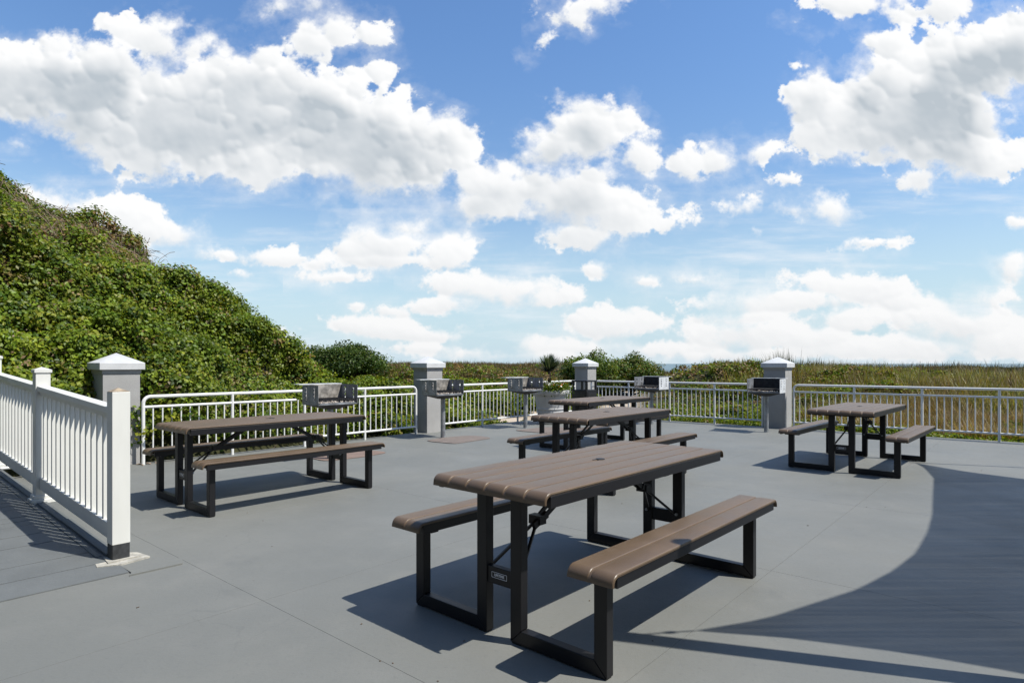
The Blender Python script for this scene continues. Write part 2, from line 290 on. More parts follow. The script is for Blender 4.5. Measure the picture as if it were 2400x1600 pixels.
def sail_mat():
    m = bpy.data.materials.new('shade_fabric'); m.use_nodes = True; t = m.node_tree; t.nodes.clear()
    d = N(t, 'ShaderNodeBsdfDiffuse'); d.inputs[0].default_value = (.30, .31, .33, 1); tr = N(t, 'ShaderNodeBsdfTransparent'); tl = N(t, 'ShaderNodeBsdfTranslucent'); tl.inputs[0].default_value = (.10, .10, .11, 1)
    tcn = N(t, 'ShaderNodeTexCoord'); mm = N(t, 'ShaderNodeMapping'); mm.inputs['Rotation'].default_value = (0, 0, R(18)); mm.inputs['Scale'].default_value = (.45, 19, 1); t.links.new(tcn.outputs['Object'], mm.inputs[0])
    n = N(t, 'ShaderNodeTexNoise'); n.inputs['Scale'].default_value = 1.6; n.inputs['Detail'].default_value = 6; t.links.new(mm.outputs[0], n.inputs[0])
    rr = N(t, 'ShaderNodeMapRange'); t.links.new(n.outputs[0], rr.inputs[0]); rr.inputs[1].default_value = .34; rr.inputs[2].default_value = .66; rr.inputs[3].default_value = .045; rr.inputs[4].default_value = .165
    m0 = N(t, 'ShaderNodeMixShader'); m0.inputs[0].default_value = .4; t.links.new(d.outputs[0], m0.inputs[1]); t.links.new(tl.outputs[0], m0.inputs[2])
    m1 = N(t, 'ShaderNodeMixShader'); t.links.new(rr.outputs[0], m1.inputs[0]); t.links.new(m0.outputs[0], m1.inputs[1]); t.links.new(tr.outputs[0], m1.inputs[2])
    o = N(t, 'ShaderNodeOutputMaterial'); t.links.new(m1.outputs[0], o.inputs[0]); return m
MAT['sail'] = sail_mat()

# ------------------------------------------------------------------ helpers
class MB:
    def __init__(s): s.v = []; s.f = []
    def add(s, vs, fs):
        o = len(s.v); s.v += [tuple(v) for v in vs]; s.f += [tuple(i + o for i in f) for f in fs]; return s
    def box(s, c, d, M4=None):
        x, y, z = c; a, b, h = d[0] / 2, d[1] / 2, d[2] / 2
        vs = [(x - a, y - b, z - h), (x + a, y - b, z - h), (x + a, y + b, z - h), (x - a, y + b, z - h), (x - a, y - b, z + h), (x + a, y - b, z + h), (x + a, y + b, z + h), (x - a, y + b, z + h)]
        if M4 is not None: vs = [tuple(M4 @ Vector(v)) for v in vs]
        return s.add(vs, [(3, 2, 1, 0), (4, 5, 6, 7), (0, 1, 5, 4), (1, 2, 6, 5), (2, 3, 7, 6), (3, 0, 4, 7)])
    def bar(s, p, q, w, h):
        p, q = Vector(p), Vector(q); d = (q - p); L = d.length; d.normalize()
        up = Vector((0, 0, 1)) if abs(d.z) < .95 else Vector((0, 1, 0))
        r = d.cross(up).normalized(); u = r.cross(d)
        vs = []
        for e in (p, q):
            for a, b in ((-1, -1), (1, -1), (1, 1), (-1, 1)): vs.append(tuple(e + r * a * w / 2 + u * b * h / 2))
        return s.add(vs, [(0, 3, 2, 1), (4, 5, 6, 7), (0, 1, 5, 4), (1, 2, 6, 5), (2, 3, 7, 6), (3, 0, 4, 7)])
    def tube(s, pts, r, n=10, caps=True):
        pts = [Vector(p) for p in pts]; rs = r if isinstance(r, (list, tuple)) else [r] * len(pts); vs = []; fs = []
        prev = None
        for i, p in enumerate(pts):
            d = (pts[min(i + 1, len(pts) - 1)] - pts[max(i - 1, 0)]).normalized()
            if prev is None: a = d.orthogonal().normalized()
            else: a = (prev - d * prev.dot(d)).normalized()
            prev = a; b = d.cross(a)
            for k in range(n):
                t = 2 * math.pi * k / n; vs.append(tuple(p + (a * math.cos(t) + b * math.sin(t)) * rs[i]))
        for i in range(len(pts) - 1):
            for k in range(n): fs.append((i * n + k, i * n + (k + 1) % n, (i + 1) * n + (k + 1) % n, (i + 1) * n + k))
        if caps: fs += [tuple(range(n - 1, -1, -1)), tuple((len(pts) - 1) * n + k for k in range(n))]
        return s.add(vs, fs)
    def lathe(s, prof, n=32, c=(0, 0, 0)):
        vs = []; fs = []
        for (r, z) in prof:
            for k in range(n): t = 2 * math.pi * k / n; vs.append((c[0] + r * math.cos(t), c[1] + r * math.sin(t), c[2] + z))
        for i in range(len(prof) - 1):
            for k in range(n): fs.append((i * n + k, i * n + (k + 1) % n, (i + 1) * n + (k + 1) % n, (i + 1) * n + k))
        return s.add(vs, fs)
    def prism(s, poly, z0, z1):
        n = len(poly); vs = [(x, y, z0) for x, y in poly] + [(x, y, z1) for x, y in poly]
        return s.add(vs, [tuple(range(n - 1, -1, -1)), tuple(range(n, 2 * n))] + [(i, (i + 1) % n, n + (i + 1) % n, n + i) for i in range(n)])
    def build(s, name, m, parent=None, bevel=0, smooth=False, seg=2, sharp=40):
        me = bpy.data.meshes.new(name); me.from_pydata(s.v, [], s.f); me.update()
        o = bpy.data.objects.new(name, me); COL.objects.link(o)
        if m is not None: me.materials.append(MAT[m] if isinstance(m, str) else m)
        if parent is not None: o.parent = parent
        if bevel:
            b = o.modifiers.new('bevel', 'BEVEL'); b.width = bevel; b.segments = seg; b.limit_method = 'ANGLE'; b.angle_limit = R(40)
        if smooth or bevel:
            me.shade_smooth() if hasattr(me, 'shade_smooth') else None
            if bevel: b.harden_normals = True
            else: 
                try: me.set_sharp_from_angle(angle=R(sharp))
                except Exception: pass
        return o
def thing(name, label, cat, loc=(0, 0, 0), rz=0, group=None, kind=None):
    o = bpy.data.objects.new(name, None); COL.objects.link(o); o.location = loc; o.rotation_euler = (0, 0, rz); o.empty_display_size = .1
    o['label'] = label; o['category'] = cat
    if group: o['group'] = group
    if kind: o['kind'] = kind
    return o
def tag(o, label=None, cat=None, group=None, kind=None):
    if label: o['label'] = label
    if cat: o['category'] = cat
    if group: o['group'] = group
    if kind: o['kind'] = kind
    return o
def share(src, name, parent, loc=(0, 0, 0), rz=0):
    c = src.copy(); c.name = name; COL.objects.link(c); c.parent = parent; c.location = loc; c.rotation_euler = (0, 0, rz); return c
def copy_tree(o, parent=None):
    c = o.copy(); COL.objects.link(c); c.parent = parent
    for ch in list(o.children): copy_tree(ch, c)
    return c
def fast_mesh(name, verts, faces_n, idx, m, tint=None, parent=None, smooth=False):
    """verts (V,3); all faces have faces_n corners; idx flat"""
    me = bpy.data.meshes.new(name); nf = len(idx) // faces_n
    me.vertices.add(len(verts)); me.vertices.foreach_set('co', np.asarray(verts, np.float32).ravel())
    me.loops.add(len(idx)); me.loops.foreach_set('vertex_index', np.asarray(idx, np.int32))
    me.polygons.add(nf); me.polygons.foreach_set('loop_start', np.arange(nf, dtype=np.int32) * faces_n)
    me.polygons.foreach_set('loop_total', np.full(nf, faces_n, np.int32))
    me.update(calc_edges=True)
    if tint is not None:
        a = me.attributes.new('tint', 'FLOAT_COLOR', 'POINT'); a.data.foreach_set('color', np.asarray(tint, np.float32).ravel())
    me.materials.append(MAT[m])
    o = bpy.data.objects.new(name, me); COL.objects.link(o)
    if parent: o.parent = parent
    return o

# value noise
_P = rng.random((256, 256))
def vnoise(x, y):
    x = np.asarray(x, float); y = np.asarray(y, float)
    xi = np.floor(x).astype(int); yi = np.floor(y).astype(int); fx = x - xi; fy = y - yi
    fx = fx * fx * (3 - 2 * fx); fy = fy * fy * (3 - 2 * fy)
    a = _P[xi & 255, yi & 255]; b = _P[(xi + 1) & 255, yi & 255]; c = _P[xi & 255, (yi + 1) & 255]; d = _P[(xi + 1) & 255, (yi + 1) & 255]
    return a * (1 - fx) * (1 - fy) + b * fx * (1 - fy) + c * (1 - fx) * fy + d * fx * fy
def fbm(x, y, o=4):
    s = 0; a = .5
    for i in range(o): s = s + a * vnoise(x * 2 ** i + 17 * i, y * 2 ** i + 5 * i); a *= .5
    return s / (1 - .5 ** o)
def sst(v, a, b):
    t = np.clip((v - a) / (b - a), 0, 1); return t * t * (3 - 2 * t)

# ------------------------------------------------------------------ layout frame: e1 along the left rail, e2 outwards
TH = R(49.3); E1 = np.array([math.cos(TH), math.sin(TH)]); E2 = np.array([-math.sin(TH), math.cos(TH)])
def tn(t, n): return tuple(E1 * t + E2 * n)
def to_tn(x, y): return x * E1[0] + y * E1[1], x * E2[0] + y * E2[1]
L1A = np.array([-4.72, 7.88]); L1D = np.array([.652, .758])
L2A = np.array([3.54, 13.83]); L2D = np.array([.777, -.629]); L2N = np.array([.629, .777])
def l1(t): return L1A + L1D * t
def l2(s): return L2A + L2D * s

# ------------------------------------------------------------------ terrain
HC_T = np.array([-14, -8, -3, -1.6, -.6, .3, 1.1, 1.9, 2.7, 3.4, 4.0, 4.6, 5.2, 5.8, 6.4, 8, 12, 40.])
HC_H = np.array([6, 5.6, 4.7, 4.3, 3.62, 3.28, 2.97, 2.56, 2.04, 1.62, 1.06, .50, .30, .12, .05, 0, 0, 0.])
def terrain_z(x, y):
    t, n = to_tn(x, y); a = n - 8.95
    s2 = (x - L2A[0]) * L2D[0] + (y - L2A[1]) * L2D[1]; b = (x - L2A[0]) * L2N[0] + (y - L2A[1]) * L2N[1] - .12
    d = np.maximum(np.maximum(a, b), 0)
    base = -.12 + .82 * sst(d, .2, 7) + .30 * sst(d, 7, 18) + .14 * (fbm(x * .35, y * .35) - .5) * sst(d, .5, 4)
    base = base + .55 * (fbm(x * .22 + 9, y * .22, 3) - .5) * sst(d, 3, 9)
    # path through the dunes towards the sea
    xc = y * (.165 + .10 * sst(y, 15, 30))
    g = np.exp(-((x - xc) / (.55 + .022 * y)) ** 2) * sst(d, .5, 6)
    base = base - .42 * g
    # mound right of the path
    g2 = np.exp(-(((x - 6.2) / 1.9) ** 2 + ((y - 19.0) / 2.2) ** 2)); base = base + .46 * g2 + .22 * np.exp(-(((x - 8.8) / 2.0) ** 2 + ((y - 18.0) / 2.5) ** 2)) + .30 * (fbm(x * .55 + 3, y * .35 + 8, 3) - .5) * sst(y, 15, 18)
    right = sst(s2, 3, 12) * sst(b, 0, 4)
    base = base - .06 * right
    hill = np.interp(t - 2.896, HC_T, HC_H) * (np.sin(np.clip(a / 4.9, 0, 1) * math.pi / 2) ** 1.0) * (1 - .95 * sst(a, 5.2, 11))
    hill = hill * (1 + .10 * (fbm(x * .7, y * .7) - .5)) * sst(a, -.05, .3)
    z = np.maximum(base, 0) * 0 + base + hill
    r = np.hypot(x, y)
    z = z - 7.0 * sst(y, 40, 75) - .9 * sst(d, 0, .01) * 0
    inside = (a < .02) & (b < .02)
    z = np.where(inside, -.30, z)
    z = np.where(r > 90, np.minimum(z, -6.5 + 0 * z), z)
    return z
def axis(lo, hi, fine_lo, fine_hi, st):
    f = np.arange(fine_lo, fine_hi, st); out = [fine_lo]; s = st
    while out[-1] > lo: s *= 1.35; out.append(out[-1] - s)
    l = out[1:][::-1]; out = [f[-1]]; s = st
    while out[-1] < hi: s *= 1.35; out.append(out[-1] + s)
    return np.concatenate([l, f, out[1:]])
ax = axis(-3000, 3000, -26, 30, .22); ay = axis(-3000, 4000, -2, 46, .22)
GX, GY = np.meshgrid(ax, ay); GZ = terrain_z(GX, GY)
nx, ny = len(ax), len(ay)
ii = (np.arange(ny - 1)[:, None] * nx + np.arange(nx - 1)[None, :]).ravel()
idx = np.stack([ii, ii + 1, ii + nx + 1, ii + nx], 1).ravel()
ter = fast_mesh('ground', np.stack([GX, GY, GZ], -1).reshape(-1, 3), 4, idx, 'terrain')
tag(ter, kind='structure')
def cover_at(x, y):
    t, n = to_tn(x, y); a = n - 8.95; b = (x - L2A[0]) * L2N[0] + (y - L2A[1]) * L2N[1] - .12
    d = np.maximum(a, b)
    xc = y * (.165 + .10 * sst(y, 15, 30))
    path = np.exp(-((x - xc) / (.50 + .012 * y)) ** 2 * 1.6)
    cornr = 1.35 * np.exp(-(((x - 1.9) / 1.5) ** 2 + ((y - 15.9) / 1.3) ** 2)) + np.exp(-(((x - .0) / .8) ** 2 + ((y - 14.9) / .7) ** 2))
    c = 1 - np.clip(1.25 * path * sst(y, 15, 17) * (1 - sst(y, 26, 32)) + 1.1 * cornr, 0, 1)
    c = c - .5 * sst(fbm(x * .9 + 3, y * .9), .66, .76)
    return np.clip(c, 0, 1)
av = ter.data.attributes.new('cover', 'FLOAT', 'POINT'); av.data.foreach_set('value', cover_at(GX, GY).ravel().astype(np.float32))
ter.data.shade_smooth()
sea = MB().add([(-30000, 62, -5), (30000, 62, -5), (30000, 40000, -5), (-30000, 40000, -5)], [(0, 1, 2, 3)]).build('sea', 'sea'); tag(sea, kind='structure')

# ------------------------------------------------------------------ patio of joint-separated slabs
def clip(poly, p, nrm):
    out = []
    for i in range(len(poly)):
        A, B = poly[i], poly[(i + 1) % len(poly)]
        da = (A[0] - p[0]) * nrm[0] + (A[1] - p[1]) * nrm[1]; db = (B[0] - p[0]) * nrm[0] + (B[1] - p[1]) * nrm[1]
        if da <= 0: out.append(A)
        if da * db < 0: f = da / (da - db); out.append((A[0] + f * (B[0] - A[0]), A[1] + f * (B[1] - A[1])))
    return out
def patio_clip(poly):
    poly = clip(poly, tn(0, 8.90), E2)
    poly = clip(poly, tuple(L2A + L2N * .12), L2N)
    return poly
big = patio_clip([tn(-6, -9), tn(20, -9), tn(20, 12), tn(-6, 12)])
patio = MB().prism(big, -.25, -.0035).build('patio', 'patio'); tag(patio, kind='structure')
T0, N0, DT, DN, GAP = 1.66, 1.28, 2.31, 1.94, .0010
for i in range(-4, 8):
    for j in range(-6, 5):
        a0, a1, b0, b1 = T0 + DT * i + GAP, T0 + DT * (i + 1) - GAP, N0 + DN * j + GAP, N0 + DN * (j + 1) - GAP
        if j == 3: pass
        po = patio_clip([tn(a0, b0), tn(a1, b0), tn(a1, b1), tn(a0, b1)])
        if len(po) < 3: continue
        cx = sum(p[0] for p in po) / len(po); cy = sum(p[1] for p in po) / len(po)
        if cy < -2.5 or abs(cx) > 14: continue
        dz = 0.0
        MB().prism(po, -.06, dz).build('slab', 'patio', patio)

# ------------------------------------------------------------------ ramp deck on the left
ZS = .045
RN0, RT1 = 4.27, 1.34
ramp = MB().add([tn(-3.6, RN0 + .01) + (-.02,), tn(RT1 - .02, RN0 + .01) + (-.02,), tn(RT1 - .02, 9.2) + (ZS * 4.9 - .03,), tn(-3.6, 9.2) + (ZS * 4.9 - .03,)], [(0, 1, 2, 3)]).build('ramp', 'deck'); tag(ramp, kind='structure')
BWd = .139
n0 = RN0
while n0 < 9.1:
    z0, z1 = ZS * (n0 - RN0) + .008, ZS * (n0 + BWd - RN0) + .008
    gp = .004 if n0 > RN0 + .2 else .002
    e = random.uniform(-.002, .002)
    A, B, C_, D_ = tn(-3.6, n0 + gp), tn(RT1, n0 + gp), tn(RT1, n0 + BWd), tn(-3.6, n0 + BWd)
    vs = [A + (z0 - .03,), B + (z0 - .03,), C_ + (z1 - .03,), D_ + (z1 - .03,), A + (z0 + e,), B + (z0 + e,), C_ + (z1 + e,), D_ + (z1 + e,)]
    MB().add(vs, [(3, 2, 1, 0), (4, 5, 6, 7), (0, 1, 5, 4), (1, 2, 6, 5), (2, 3, 7, 6), (3, 0, 4, 7)]).build('board', 'deck', ramp)
    n0 += BWd
# ------------------------------------------------------------------ white vinyl ramp fence
PSP = 1.94
fence = thing('ramp_fence', 'white vinyl baluster fence stepping up beside the grey ramp', 'fence', (-2.575, 4.03, 0), TH + R(90))   # local x runs along the fence (outwards), y to its left
fx_len = PSP
def fz(x): return ZS * (x + .3)
PW = .105
def vinyl_post(x, top, cap, boot):
    zb = fz(x) if not boot else .012
    p = MB().box((x, 0, (zb + (.11 if boot else 0) + top) / 2), (PW, PW, top - zb - (.11 if boot else 0))).build('post', 'vinyl', fence, bevel=.004)
    if cap:
        c = MB(); c.box((x, 0, top + .012), (PW + .018, PW + .018, .024)); h = (PW + .018) / 2
        c.add([(x - h, -h, top + .0245), (x + h, -h, top + .0245), (x + h, h, top + .0245), (x - h, h, top + .0245), (x, 0, top + .048)], [(0, 1, 4), (1, 2, 4), (2, 3, 4), (3, 0, 4)])
        c.build('cap', 'vinyl', p)
        f = MB(); f.box((x, 0, zb + .02), (PW + .06, PW + .06, .04)); f.box((x, 0, zb + .055), (PW + .03, PW + .03, .03)); f.build('base_flange', 'vinyl', p, bevel=.006)
    if boot:
        MB().box((x, 0, .012 + .056), (PW - .004, PW - .004, .111)).build('post_core', 'boot', p, bevel=.004)
        w = MB(); h = PW / 2 - .001
        w.add([(x - h, -h, top + .001), (x + h, -h, top + .001), (x + h, h, top + .001), (x - h, h, top + .001), (x - .006, .004, top + .026), (x + .02, .01, top + .022)], [(0, 1, 4), (1, 2, 5), (5, 4, 1), (2, 3, 4), (4, 5, 2), (3, 0, 4)])
        w.build('broken_cap', 'wood', p)
        MB().prism([(x - .11, -.15), (x + .05, -.125), (x + .115, -.055), (x + .10, .10), (x + .02, .13), (x - .10, .15), (x - .15, .03)], .0, .021).build('adhesive_pad', 'caulk', p)
        MB().prism([(x - .075, -.105), (x + .035, -.085), (x + .07, -.03), (x + .06, .07), (x - .085, .085)], .0, .028).build('adhesive_pad', 'caulk', p)
    return p
# local y: +y is to the left (ramp side) because the fence runs outwards
for kx in range(3):
    x = kx * PSP
    vinyl_post(x, (1.108, 1.215, 1.345)[kx], kx > 0, kx == 0)
balm = None
for kx in range(3):
    xa, xb = kx * PSP + PW / 2, (kx + 1) * PSP - PW / 2
    zr = lambda x: 1.003 + .052 * x
    zl = lambda x: .122 + .052 * x
    def slab_(za, h, w, yo=0.):
        return MB().add([(xa, -w / 2 + yo, za(xa) - h), (xb, -w / 2 + yo, za(xb) - h), (xb, w / 2 + yo, za(xb) - h), (xa, w / 2 + yo, za(xa) - h), (xa, -w / 2 + yo, za(xa)), (xb, -w / 2 + yo, za(xb)), (xb, w / 2 + yo, za(xb)), (xa, w / 2 + yo, za(xa))],
                        [(3, 2, 1, 0), (4, 5, 6, 7), (0, 1, 5, 4), (1, 2, 6, 5), (2, 3, 7, 6), (3, 0, 4, 7)])
    tr_ = slab_(zr, .045, .088); q = slab_(lambda x: zr(x) - .0455, .034, .05); tr_.add(q.v, q.f); tr_.build('top_rail', 'vinyl', fence, bevel=.005)
    slab_(lambda x: zl(x) + .103, .103, .05).build('bottom_rail', 'vinyl', fence, bevel=.004)
    nb_ = 14
    for i in range(nb_):
        x = xa + (xb - xa) * (i + .62) / (nb_ + .24)
        h = zr(x) - .08 - zl(x) - .103 + .01
        if balm is None: balm = MB().box((0, 0, h / 2), (.032, .032, h)).build('baluster', 'vinyl', fence); bo = balm
        else: bo = balm.copy(); COL.objects.link(bo); bo.parent = fence; bo.name = 'baluster'
        bo.location = (x, 0, zl(x) + .099)
kerb = MB()
for (y0, w, h, x0, x1) in ((.015, .07, .026, .07, 1.15), (.015, .07, .020, 1.155, 4.8), (.085, .035, .014, .1, 4.8)):
    kerb.add([(x0, y0 - w / 2, fz(x0) - .03), (x1, y0 - w / 2, fz(x1) - .03), (x1, y0 + w / 2, fz(x1) - .03), (x0, y0 + w / 2, fz(x0) - .03), (x0, y0 - w / 2, fz(x0) + h), (x1, y0 - w / 2, fz(x1) + h), (x1, y0 + w / 2, fz(x1) + h), (x0, y0 + w / 2, fz(x0) + h)],
             [(3, 2, 1, 0), (4, 5, 6, 7), (0, 1, 5, 4), (1, 2, 6, 5), (2, 3, 7, 6), (3, 0, 4, 7)])
kerb.build('kerb', 'deck', fence, bevel=.004)
lip = MB().prism([tn(RT1 - .02, 4.20), tn(1.62, 4.19), tn(1.66, 4.30), tn(1.55, 4.47), tn(1.46, 9.0), tn(RT1 + .003, 9.0), tn(RT1 + .003, 4.24)], .0, .010).build('ramp_edge_strip', 'patio'); tag(lip, kind='structure')

# ------------------------------------------------------------------ pillars
def pillar(c, a, label, h=1.43):
    p = thing('square_pillar', label, 'pillar', (c[0], c[1], 0), TH, 'grey stucco pillars along the railing')
    MB().box((0, 0, 1.165 / 2 - .02), (a, a, 1.165 + .04)).build('shaft', 'stucco', p, bevel=.006)
    MB().box((0, 0, 1.19), (a + .02, a + .02, .05)).build('neck_band', 'stucco', p, bevel=.003)
    c_ = MB(); w = a / 2 + .045; z = 1.215
    c_.add([(-w, -w, z), (w, -w, z), (w, w, z), (-w, w, z), (-w, -w, z + .085), (w, -w, z + .085), (w, w, z + .085), (-w, w, z + .085), (0, 0, h)], [(3, 2, 1, 0), (0, 1, 5, 4), (1, 2, 6, 5), (2, 3, 7, 6), (3, 0, 4, 7), (4, 5, 8), (5, 6, 8), (6, 7, 8), (7, 4, 8)])
    c_.build('cap', 'pcap', p, bevel=.004)
    return p
pillar((-5.116, 7.958), .42, 'grey stucco pillar with pale cap nearest the white ramp fence')
pillar((-1.60, 11.72), .385, 'grey stucco pillar with pale cap beside the second grill from the left')
pillar((1.85, 15.50), .385, 'grey stucco pillar at the far patio corner behind the black bin')
pillar((5.389, 12.485), .42, 'grey stucco pillar on the right with one thin sunlit side, behind a grill')

# ------------------------------------------------------------------ metal railings
RT, RM, RB, RR = .868, .735, .135, .0215
bal_src = [None]
def railing(A, D, posts, label, bend0=False, bend1=False, gap=None, ext0=0, ext1=0, nb=9):
    ang = math.atan2(D[1], D[0]); o = A + D * posts[0]
    th = thing('metal_railing', label, 'railing', (o[0], o[1], 0), ang, 'white tubular railings round the patio')
    P = [p - posts[0] for p in posts]; x0, x1 = P[0] - ext0, P[-1] + ext1; br = .085
    path = []
    if bend0:
        path += [(x0, 0, -.06), (x0, 0, RT - br)] + [(x0 + br - br * math.cos(a), 0, RT - br + br * math.sin(a)) for a in [R(k) for k in (15, 30, 45, 60, 75, 90)]]
    else: path += [(x0, 0, RT)]
    if bend1:
        path += [(x1 - br + br * math.sin(a), 0, RT - br + br * math.cos(a)) for a in [R(k) for k in (0, 15, 30, 45, 60, 75)]] + [(x1, 0, RT - br), (x1, 0, -.06)]
    else: path += [(x1, 0, RT)]
    MB().tube(path, RR, 14).build('top_rail', 'rail', th, smooth=True)
    segs = [(x0, x1)] if not gap else [(x0, gap[0]), (gap[1], x1)]
    for (a, b) in segs: MB().tube([(a, 0, RM), (b, 0, RM)], .0175, 12).build('middle_rail', 'rail', th, smooth=True)
    MB().tube([(x0, 0, RB), (x1, 0, RB)], .0175, 12).build('bottom_rail', 'rail', th, smooth=True)
    ps = None
    for i, p in enumerate(P):
        if (i == 0 and bend0 and ext0 == 0) or (i == len(P) - 1 and bend1 and ext1 == 0): continue
        if ps is None: ps = MB().tube([(0, 0, -.06), (0, 0, RT)], RR * .97, 12).build('post', 'rail', th, smooth=True); q = ps
        else: q = share(ps, 'post', th)
        q.location = (p, 0, 0)
    for i in range(len(P) - 1):
        for k in range(nb):
            x = P[i] + (P[i + 1] - P[i]) * (k + 1) / (nb + 1)
            if bal_src[0] is None: bal_src[0] = MB().tube([(0, 0, RB), (0, 0, RM)], .0098, 8).build('baluster', 'rail', th, smooth=True); q = bal_src[0]
            else: q = share(bal_src[0], 'baluster', th)
            q.location = (x, 0, 0)
    return th
railing(L1A, L1D, [0, 1.145, 2.276, 3.405, 4.533], 'white railing between the two left pillars, its middle rail broken behind a grill', True, True, gap=(2.13, 2.276))
railing(L1A, L1D, [5.13, 6.303, 7.43, 8.56, 9.62], 'white railing section running behind the grey planter to the far corner pillar')
railing(L1A, L1D, [-4.0, -2.87, -1.74, -.62], 'short end of white railing seen above the ramp fence left of the first pillar', False, True)
railing(L2A, L2D, [-2.05, -1.026, 0, 1.024, 2.02], 'white railing section between the far corner pillar and the right pillar')
railing(L2A, L2D, [2.62, 3.68, 4.742, 5.81, 6.87, 7.93, 9.0], 'white railing with rounded end running off the right side behind a table', True, False)

# ------------------------------------------------------------------ picnic tables
TL, TW, HT, HS_ = 1.837, .726, .742, .473
def shell(name, width, ztop, drop, m, parent, y0, th=.013, rad=.042, inset=0.0, lift=0.0, bev=.0075):
    """a moulded board: flat top along x, both ends rolled down"""
    L2_ = TL / 2 - inset
    path = [(-L2_, ztop - drop)]
    for k in range(0, 11):
        a = R(90 * k / 10); path.append((-L2_ + rad - rad * math.cos(a), ztop - rad + rad * math.sin(a)))
    path += [(-x, z) for x, z in path[::-1]]
    n = len(path); outer = []
    for i, (x, z) in enumerate(path):
        a = path[max(i - 1, 0)]; b = path[min(i + 1, n - 1)]; tx, tz = b[0] - a[0], b[1] - a[1]; l = math.hypot(tx, tz); outer.append((-tz / l, tx / l))
    rows = [(0, -bev - .002), (bev * .2, -bev * .45), (bev * .6, -bev * .12), (bev * 1.2, 0), (width - bev * 1.2, 0), (width - bev * .6, -bev * .12), (width - bev * .2, -bev * .45), (width, -bev - .002)]
    vs = []; fs = []
    for (yo, dn) in rows:
        for (x, z), (ox, oz) in zip(path, outer): vs.append((x + ox * (dn + lift), y0 + yo, z + oz * (dn + lift)))
    for (yo) in (width, 0):
        for (x, z), (ox, oz) in zip(path, outer): vs.append((x - ox * th, y0 + yo, z - oz * th))
    nr = len(rows) + 2
    for r in range(nr):
        r2 = (r + 1) % nr
        for i in range(n - 1): fs.append((r * n + i, r2 * n + i, r2 * n + i + 1, r * n + i + 1)[::-1])
    fs.append(tuple(r * n for r in range(nr))); fs.append(tuple(r * n + n - 1 for r in range(nr))[::-1])
    return MB().add(vs, fs).build(name, m, parent, smooth=True, sharp=12)
